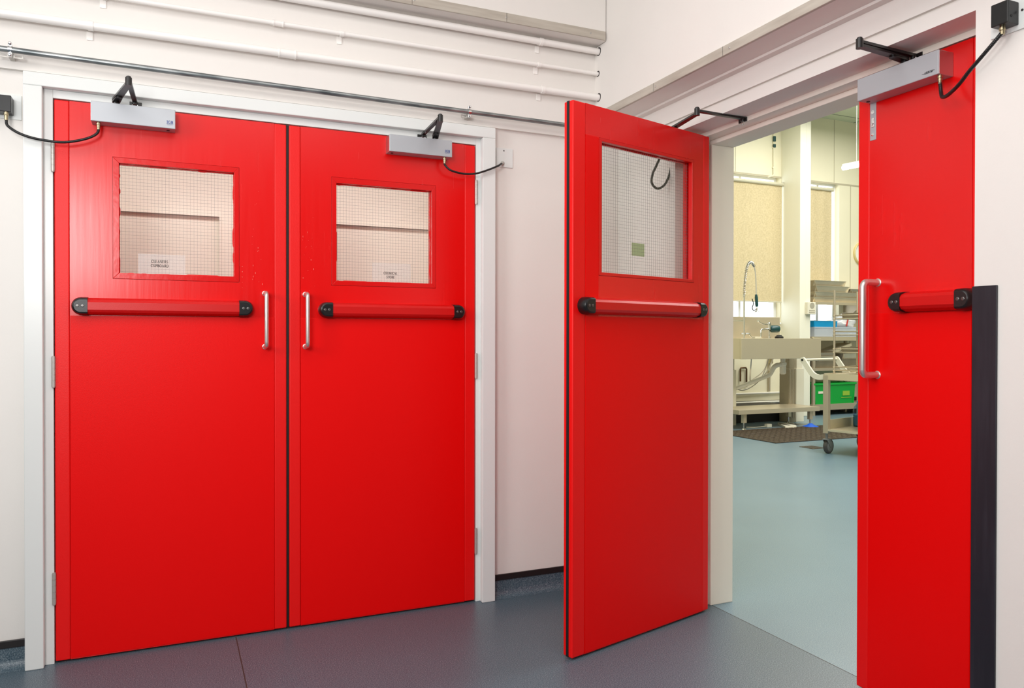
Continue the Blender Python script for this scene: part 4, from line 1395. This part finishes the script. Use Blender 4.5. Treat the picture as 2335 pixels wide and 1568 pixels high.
MB().tube(spline([(4.85, 4.64, 0.015), (4.76, 4.66, 0.008), (4.66, 4.64, 0.008), (4.58, 4.70, 0.008)], 6), 0.006, 8).build('cord', M['kwhite'], pg, world=True)

# ------------------------------------------------------------------ steel trolley
TA = math.atan2(0.244, 0.970)
TL = (3.79, 2.615, 0)
tr = thing('trolley', 'stainless steel trolley with castors parked in the kitchen behind the narrow door', 'trolley', TL, TA)
TW, TD = 0.66, 0.95
b = MB().box(-0.02, TW + 0.02, -TD, 0.02, 0.790, 0.800)
for (xa, xb, ya, yb_) in ((-0.022, -0.014, -TD, 0.022), (TW + 0.014, TW + 0.022, -TD, 0.022), (-0.022, TW + 0.022, 0.014, 0.022), (-0.022, TW + 0.022, -TD, -TD + 0.008)):
    b.box(xa, xb, ya, yb_, 0.742, 0.806, 0.001)
b.build('top_shelf', M['ksteel'], tr)
b = MB().box(-0.02, TW + 0.02, -TD, 0.02, 0.236, 0.244)
for (xa, xb, ya, yb_) in ((-0.022, -0.016, -TD, 0.022), (TW + 0.014, TW + 0.022, -TD, 0.022), (-0.022, TW + 0.022, 0.014, 0.022)):
    b.box(xa, xb, ya, yb_, 0.228, 0.250, 0.001)
b.box(0.0, TW, 0.012, 0.020, 0.244, 0.335)
b.build('bottom_shelf', M['ksteel'], tr)
for lx, ly in ((0.0, 0.0), (TW, 0.0), (0.0, -TD + 0.02), (TW, -TD + 0.02)):
    MB().box(lx - 0.026, lx + 0.026, ly - 0.026, ly + 0.026, 0.205, 0.79, 0.003).build('leg', M['ksteel2'], tr)
    ca = MB()
    ca.cyl((lx, ly, 0.150), (lx, ly, 0.206), 0.012, 12)
    ca.lathe([(0.03, 0), (0.03, 0.012), (0, 0.012)], (lx, ly, 0.152), (0, 0, -1), 16)
    for sx_ in (-0.024, 0.024):
        ca.prism([(lx - 0.035, 0.148), (lx + 0.035, 0.148), (lx + 0.065, 0.075), (lx + 0.035, 0.060)], 1, ly + sx_ - 0.003, ly + sx_ + 0.003)
    ca.box(lx - 0.035, lx + 0.045, ly - 0.026, ly + 0.026, 0.140, 0.150, 0.002)
    co = ca.build('castor', M['caster'], tr)
    wx = lx + 0.035
    MB().lathe([(0.02, -0.02), (0.066, -0.02), (0.073, -0.014), (0.075, 0), (0.073, 0.014), (0.066, 0.02), (0.02, 0.02)], (wx, ly, 0.075), (0, 1, 0), 32).build('wheel', M['tyre'], co)
    MB().lathe([(0.0, -0.0215), (0.050, -0.0215), (0.055, -0.0195), (0.055, 0.0195), (0.050, 0.0215), (0, 0.0215)], (wx, ly, 0.075), (0, 1, 0), 28).build('hub', M['caster'], co)
for lx in (0.0, TW):
    pr_ = spline([(lx, 0.03, 0.770), (lx, 0.09, 0.765), (lx, 0.15, 0.79), (lx, 0.20, 0.85), (lx, 0.26, 0.935)], 6)
    b = MB()
    sa_, sb_ = [], []
    for q_ in range(len(pr_)):
        a_, c_ = pr_[max(0, q_ - 1)], pr_[min(len(pr_) - 1, q_ + 1)]
        dd_ = (c_ - a_).normalized()
        n_ = Vector((0, -dd_.z, dd_.y)) * 0.026
        sa_.append((pr_[q_].y + n_.y, pr_[q_].z + n_.z))
        sb_.append((pr_[q_].y - n_.y, pr_[q_].z - n_.z))
    b.prism(sa_ + sb_[::-1], 0, lx - 0.012, lx + 0.012)
    b.lathe([(0.028, -0.013), (0.028, 0.013)], (lx, 0.262, 0.935), (1, 0, 0), 18)
    b.build('handle_arm', M['kwhite'], tr)
MB().tube([(0.0, 0.262, 0.935), (TW, 0.262, 0.935)], 0.013, 12).build('handle_bar', M['kwhite'], tr)
MB().lathe([(0.012, -0.016), (0.012, 0.016)], (0.0, 0.262, 0.935), (1, 0, 0), 14).build('handle_bolt', M['rubber'], tr)

# wire rack standing on the trolley
MT = Matrix.Translation(TL) @ Matrix.Rotation(TA, 4, 'Z')
wloc = MT @ Vector((0.28, -0.3, 0.80))
rkz = [0.835, 1.018, 1.190, 1.352]
wr_ = thing('wire_rack', 'wire cooling rack with shelves standing on the steel trolley', 'rack', tuple(wloc), TA)
offr = Matrix.Translation((-0.28, 0.3, -0.80))


def RB(mb, name, m, parent=wr_):
    bmesh.ops.transform(mb.bm, matrix=offr, verts=list(mb.bm.verts))
    return mb.build(name, m, parent)


for px, py in ((0.05, -0.05), (0.50, -0.05), (0.05, -0.55), (0.50, -0.55)):
    RB(MB().cyl((px, py, 0.800), (px, py, 1.64), 0.010, 10), 'post', M['ksteel2'])
for z in rkz:
    b = MB()
    for dz in (0.0, 0.035):
        b.tube([(0.035, -0.05, z + dz), (0.515, -0.05, z + dz)], 0.005, 8)
        b.tube([(0.05, -0.035, z + dz), (0.05, -0.565, z + dz)], 0.005, 8)
        b.tube([(0.50, -0.035, z + dz), (0.50, -0.565, z + dz)], 0.005, 8)
        b.tube([(0.035, -0.55, z + dz), (0.515, -0.55, z + dz)], 0.005, 8)
    for k in range(1, 14):
        b.tube([(0.05 + k * 0.032, -0.05, z), (0.05 + k * 0.032, -0.55, z)], 0.003, 6)
    for k in range(1, 5):
        b.tube([(0.05, -0.05 - k * 0.1, z), (0.50, -0.05 - k * 0.1, z)], 0.0035, 6)
    RB(b, 'wire_shelf', M['ksteel'])


def tin(b, x0, x1, y0, y1, z, h, t=0.004, fl=0.012):
    """Shallow open tray: flared sides and a rolled rim."""
    b.box(x0 + fl, x1 - fl, y0 + fl, y1 - fl, z, z + t)
    for pts in ([(x0 + fl, z), (x0 + fl + t, z), (x0 + t, z + h), (x0, z + h)], [(x1 - fl, z), (x1 - fl - t, z), (x1 - t, z + h), (x1, z + h)]):
        b.prism(pts, 1, y0, y1)
    for pts in ([(y0 + fl, z), (y0 + fl + t, z), (y0 + t, z + h), (y0, z + h)], [(y1 - fl, z), (y1 - fl - t, z), (y1 - t, z + h), (y1, z + h)]):
        b.prism(pts, 0, x0, x1)
    b.tube([(x0, y0, z + h), (x1, y0, z + h), (x1, y1, z + h), (x0, y1, z + h), (x0, y0, z + h)], 0.004, 6)
    return b


def placed(b, mt, name, m, lab, cat, at, group=None):
    bmesh.ops.transform(b.bm, matrix=mt, verts=list(b.bm.verts))
    return solo(b, name, m, lab, cat, tuple(mt @ Vector(at)), group)


placed(tin(MB(), 0.10, 0.46, -0.50, -0.10, rkz[3] + 0.004, 0.05), MT, 'baking_tin', M['tinD'], 'worn tin on the topmost shelf of the wire rack', 'tin', (0.28, -0.3, rkz[3]), 'tins on the wire rack')
placed(tin(MB(), 0.09, 0.45, -0.48, -0.10, rkz[1] + 0.004, 0.045), MT, 'baking_tin', M['tinD'], 'worn tin on the second lowest shelf of the wire rack', 'tin', (0.27, -0.3, rkz[1]), 'tins on the wire rack')

bt = MT @ Vector((0.52, -0.06, 0.244))
bo = thing('water_bottle', 'blue plastic bottle on the bottom shelf of the steel trolley', 'bottle', tuple(bt))
MB().lathe([(0.0, 0), (0.052, 0.0), (0.056, 0.01), (0.056, 0.10), (0.052, 0.105), (0.056, 0.11), (0.056, 0.17), (0.045, 0.205), (0.020, 0.235), (0.018, 0.245)], (0, 0, 0), (0, 0, 1), 20).build('body', M['bottle'], bo)
MB().lathe([(0.0, 0.004), (0.048, 0.006), (0.052, 0.015), (0.052, 0.12), (0, 0.12)], (0, 0, 0), (0, 0, 1), 20).build('contents', M['water'], bo)
MB().lathe([(0.020, 0.24), (0.020, 0.262), (0, 0.264)], (0, 0, 0), (0, 0, 1), 16).build('cap', M['cyan'], bo)

# ------------------------------------------------------------------ back table, over-shelf and their load
bt_ = thing('steel_table', 'stainless steel table with two undershelves along the kitchen back wall', 'table', (7.4, 5.7, 0))
BX0, BX1, BY0, BY1 = 6.525, 8.6, 5.48, 5.88
b = MB().box(BX0, BX1, BY0, BY1, 1.165, 1.185, 0.003)
b.box(BX0 + 0.001, BX1 - 0.001, BY0 - 0.002, BY0 + 0.012, 1.125, 1.1835, 0.001)
b.build('worktop', M['ksteel'], bt_, world=True)
for z in (0.155, 0.70):
    b = MB().box(BX0, BX1, BY0 + 0.02, BY1, z, z + 0.012)
    b.box(BX0, BX1, BY0 + 0.015, BY0 + 0.025, z - 0.075 if z < 0.3 else z - 0.03, z + 0.014, 0.002)
    b.build('undershelf', M['ksteel2'], bt_, world=True)
for lx in (BX0 + 0.04, 7.55, BX1 - 0.04):
    for ly in (BY0 + 0.045, BY1 - 0.045):
        MB().box(lx - 0.02, lx + 0.02, ly - 0.02, ly + 0.02, 0.0, 1.165, 0.002).build('leg', M['ksteel2'], bt_, world=True)

sh_ = thing('wall_shelf', 'steel shelf carrying a stack of baking trays beside the pillar', 'shelf', (7.5, YK, 1.70))
b = MB().box(6.53, 8.6, 5.50, YK, 1.690, 1.702)
b.box(6.53, 8.6, 5.495, 5.505, 1.665, 1.705, 0.001)
b.build('board', M['ksteel'], sh_, world=True)
for x in (6.58, 7.6, 8.5):
    MB().prism([(YK, 1.69), (YK, 1.45), (YK - 0.03, 1.45), (5.56, 1.675), (5.56, 1.69)], 0, x - 0.006, x + 0.006).build('bracket', M['ksteel2'], sh_, world=True)

trays = [  # x0, x1, y0, y1, z, height, rotation
    (6.58, 7.75, 5.53, 5.855, 1.702, 0.075, 0.0, 'lowest and widest baking tray stacked on the steel wall shelf'),
    (6.60, 7.72, 5.53, 5.855, 1.783, 0.075, 0.0, 'second baking tray up in the stack on the steel wall shelf'),
    (6.62, 7.30, 5.53, 5.855, 1.864, 0.085, 0.0, 'deep baking tray left of the small pan in the shelf stack'),
    (7.33, 7.80, 5.53, 5.855, 1.864, 0.055, 0.0, 'small shallow pan beside the deep tray in the shelf stack'),
    (6.60, 7.24, 5.54, 5.85, 1.955, 0.075, 0.0, 'topmost baking tray of the stack on the steel wall shelf')]
for (a0, a1, c0, c1, z, h, rz, lab) in trays:
    solo(tin(MB(), a0, a1, c0, c1, z, h, 0.005, 0.03), 'baking_tray', M['aluK'], lab, 'tray', ((a0 + a1) / 2, (c0 + c1) / 2, z), 'baking trays on the wall shelf')

bx = MB().box(6.56, 7.42, 5.50, 5.86, 1.186, 1.192)
for (xa, xb, ya, yb_) in ((6.56, 6.566, 5.50, 5.86), (7.414, 7.42, 5.50, 5.86), (6.56, 7.42, 5.50, 5.506), (6.56, 7.42, 5.854, 5.86)):
    bx.box(xa, xb, ya, yb_, 1.186, 1.330)
bx.box(6.55, 7.43, 5.49, 5.51, 1.318, 1.332)
solo(bx, 'storage_box', M['clearbox'], 'clear plastic box on the steel table below the blue tray', 'box', (7.0, 5.68, 1.186))
bl = tin(MB(), 6.555, 7.02, 5.50, 5.86, 1.333, 0.085, 0.006, 0.01)
bl.box(6.57, 7.0, 5.52, 5.84, 1.38, 1.40)
solo(bl, 'blue_tray', M['cyan'], 'bright blue plastic tray on top of the clear box', 'tray', (6.79, 5.68, 1.333))


def lump(cx, cy, z, rx, ry, h, seed):
    rr = random.Random(seed)
    tmp = bmesh.new()
    bmesh.ops.create_icosphere(tmp, subdivisions=3, radius=1.0)
    ph = [rr.uniform(0, 6) for _ in range(6)]
    for v in tmp.verts:
        c = v.co
        k = 1 + 0.16 * math.sin(5 * c.x + ph[0]) * math.sin(4 * c.y + ph[1]) + 0.10 * math.sin(9 * c.z + ph[2] + 3 * c.x)
        v.co = Vector((cx + c.x * rx * k, cy + c.y * ry * k, z + max(0.0, c.z * 0.75 + 0.42) * h * k))
    for f in tmp.faces:
        f.smooth = True
    b = MB()
    b._merge(tmp)
    return b


solo(lump(7.30, 5.66, 1.335, 0.21, 0.11, 0.16, 5), 'plastic_bag', M['bag'], 'crumpled white plastic bag heaped beside the blue tray', 'bag', (7.30, 5.66, 1.335))
solo(MB().tube([(7.245, 5.535, 1.345), (7.28, 5.53, 1.48)], 0.010, 10), 'red_handle', M['red_hose'], 'thin red handle leaning against the white bag', 'handle', (7.245, 5.535, 1.345))
b = MB()
tmp_ = MB().box(7.50, 7.90, 5.52, 5.84, 1.186, 1.30, 0.01)
solo(tmp_, 'storage_tub', M['clearbox'], 'second clear tub on the steel table behind the narrow door edge', 'tub', (7.7, 5.68, 1.186))

# tins crammed on the upper undershelf
tins = [(6.60, 7.10, 0.712, 0.10, 0.0, 'tinD', 'wide tin at the bottom of the heap under the steel worktop'), (6.66, 7.04, 0.816, 0.07, 0.0, 'aluK', 'pale tin second in the heap under the steel worktop'),
        (7.14, 7.62, 0.712, 0.13, 0.0, 'tinD', 'dark deep tin right of the heap under the steel worktop'), (7.18, 7.58, 0.846, 0.08, 0.0, 'aluK', 'pale tin resting on the dark deep tin under the worktop'),
        (6.70, 7.00, 0.89, 0.05, 0.0, 'ksteel2', 'small tin on top of the left heap under the steel worktop')]
for (a0, a1, z, h, rz, mm, lab) in tins:
    solo(tin(MB(), a0, a1, 5.53, 5.85, z, h, 0.005, 0.02), 'baking_tin', M[mm], lab, 'tin', ((a0 + a1) / 2, 5.69, z), 'tins under the steel worktop')
ot = MB().box(-0.20, 0.20, -0.14, 0.14, 0, 0.05, 0.006)
mt_ = Matrix.Translation((7.16, 5.66, 0.985)) @ Matrix.Rotation(math.radians(-17), 4, 'Y')
placed(ot, mt_, 'loaf_tin', M['aluK'], 'pale tin tilted across the heap under the steel worktop', 'tin', (0, 0, 0), 'tins under the steel worktop')

# green crate on the lower shelf
cr = thing('plastic_crate', 'bright green plastic crate on the lowest shelf of the steel table', 'crate', (7.02, 5.67, 0.167))
b = MB()
CX0, CX1, CY0, CY1, CZ = 6.57, 7.42, 5.515, 5.86, 0.168
b.box(CX0 + 0.04, CX1 - 0.04, CY0 + 0.02, CY1 - 0.02, CZ, CZ + 0.008)
for pts in ([(CX0 + 0.04, CZ), (CX0 + 0.05, CZ), (CX0 + 0.01, CZ + 0.31), (CX0, CZ + 0.31)], [(CX1 - 0.04, CZ), (CX1 - 0.05, CZ), (CX1 - 0.01, CZ + 0.31), (CX1, CZ + 0.31)]):
    b.prism(pts, 1, CY0 + 0.005, CY1 - 0.005)
for pts in ([(CY0 + 0.02, CZ), (CY0 + 0.03, CZ), (CY0 + 0.01, CZ + 0.31), (CY0, CZ + 0.31)], [(CY1 - 0.02, CZ), (CY1 - 0.03, CZ), (CY1 - 0.01, CZ + 0.31), (CY1, CZ + 0.31)]):
    b.prism(pts, 0, CX0 + 0.01, CX1 - 0.01)
b.build('body', M['green'], cr, world=True)
b = MB()
frame_r = ((CX0 - 0.012, CX0 + 0.012, CY0 - 0.012, CY1 + 0.012), (CX1 - 0.012, CX1 + 0.012, CY0 - 0.012, CY1 + 0.012), (CX0, CX1, CY0 - 0.014, CY0 + 0.010), (CX0, CX1, CY1 - 0.01, CY1 + 0.012))
for (xa, xb, ya, yb_) in frame_r:
    b.box(xa, xb, ya, yb_, CZ + 0.288, CZ + 0.318, 0.003)
b.build('rim', M['green'], cr, world=True)
b = MB().box(7.16, 7.30, CY0 + 0.004, CY0 + 0.008, CZ + 0.12, CZ + 0.19)
b.box(7.13, 7.34, CY0 + 0.006, CY0 + 0.011, CZ + 0.085, CZ + 0.093)
b.build('printed_mark', M['green_label'], cr, world=True)['label'] = 'yellow green printed mark'
MB().box(6.66, 6.78, CY0 + 0.002, CY0 + 0.006, CZ + 0.16, CZ + 0.195).build('label_patch', M['kwhite'], cr, world=True)['label'] = 'small white label'
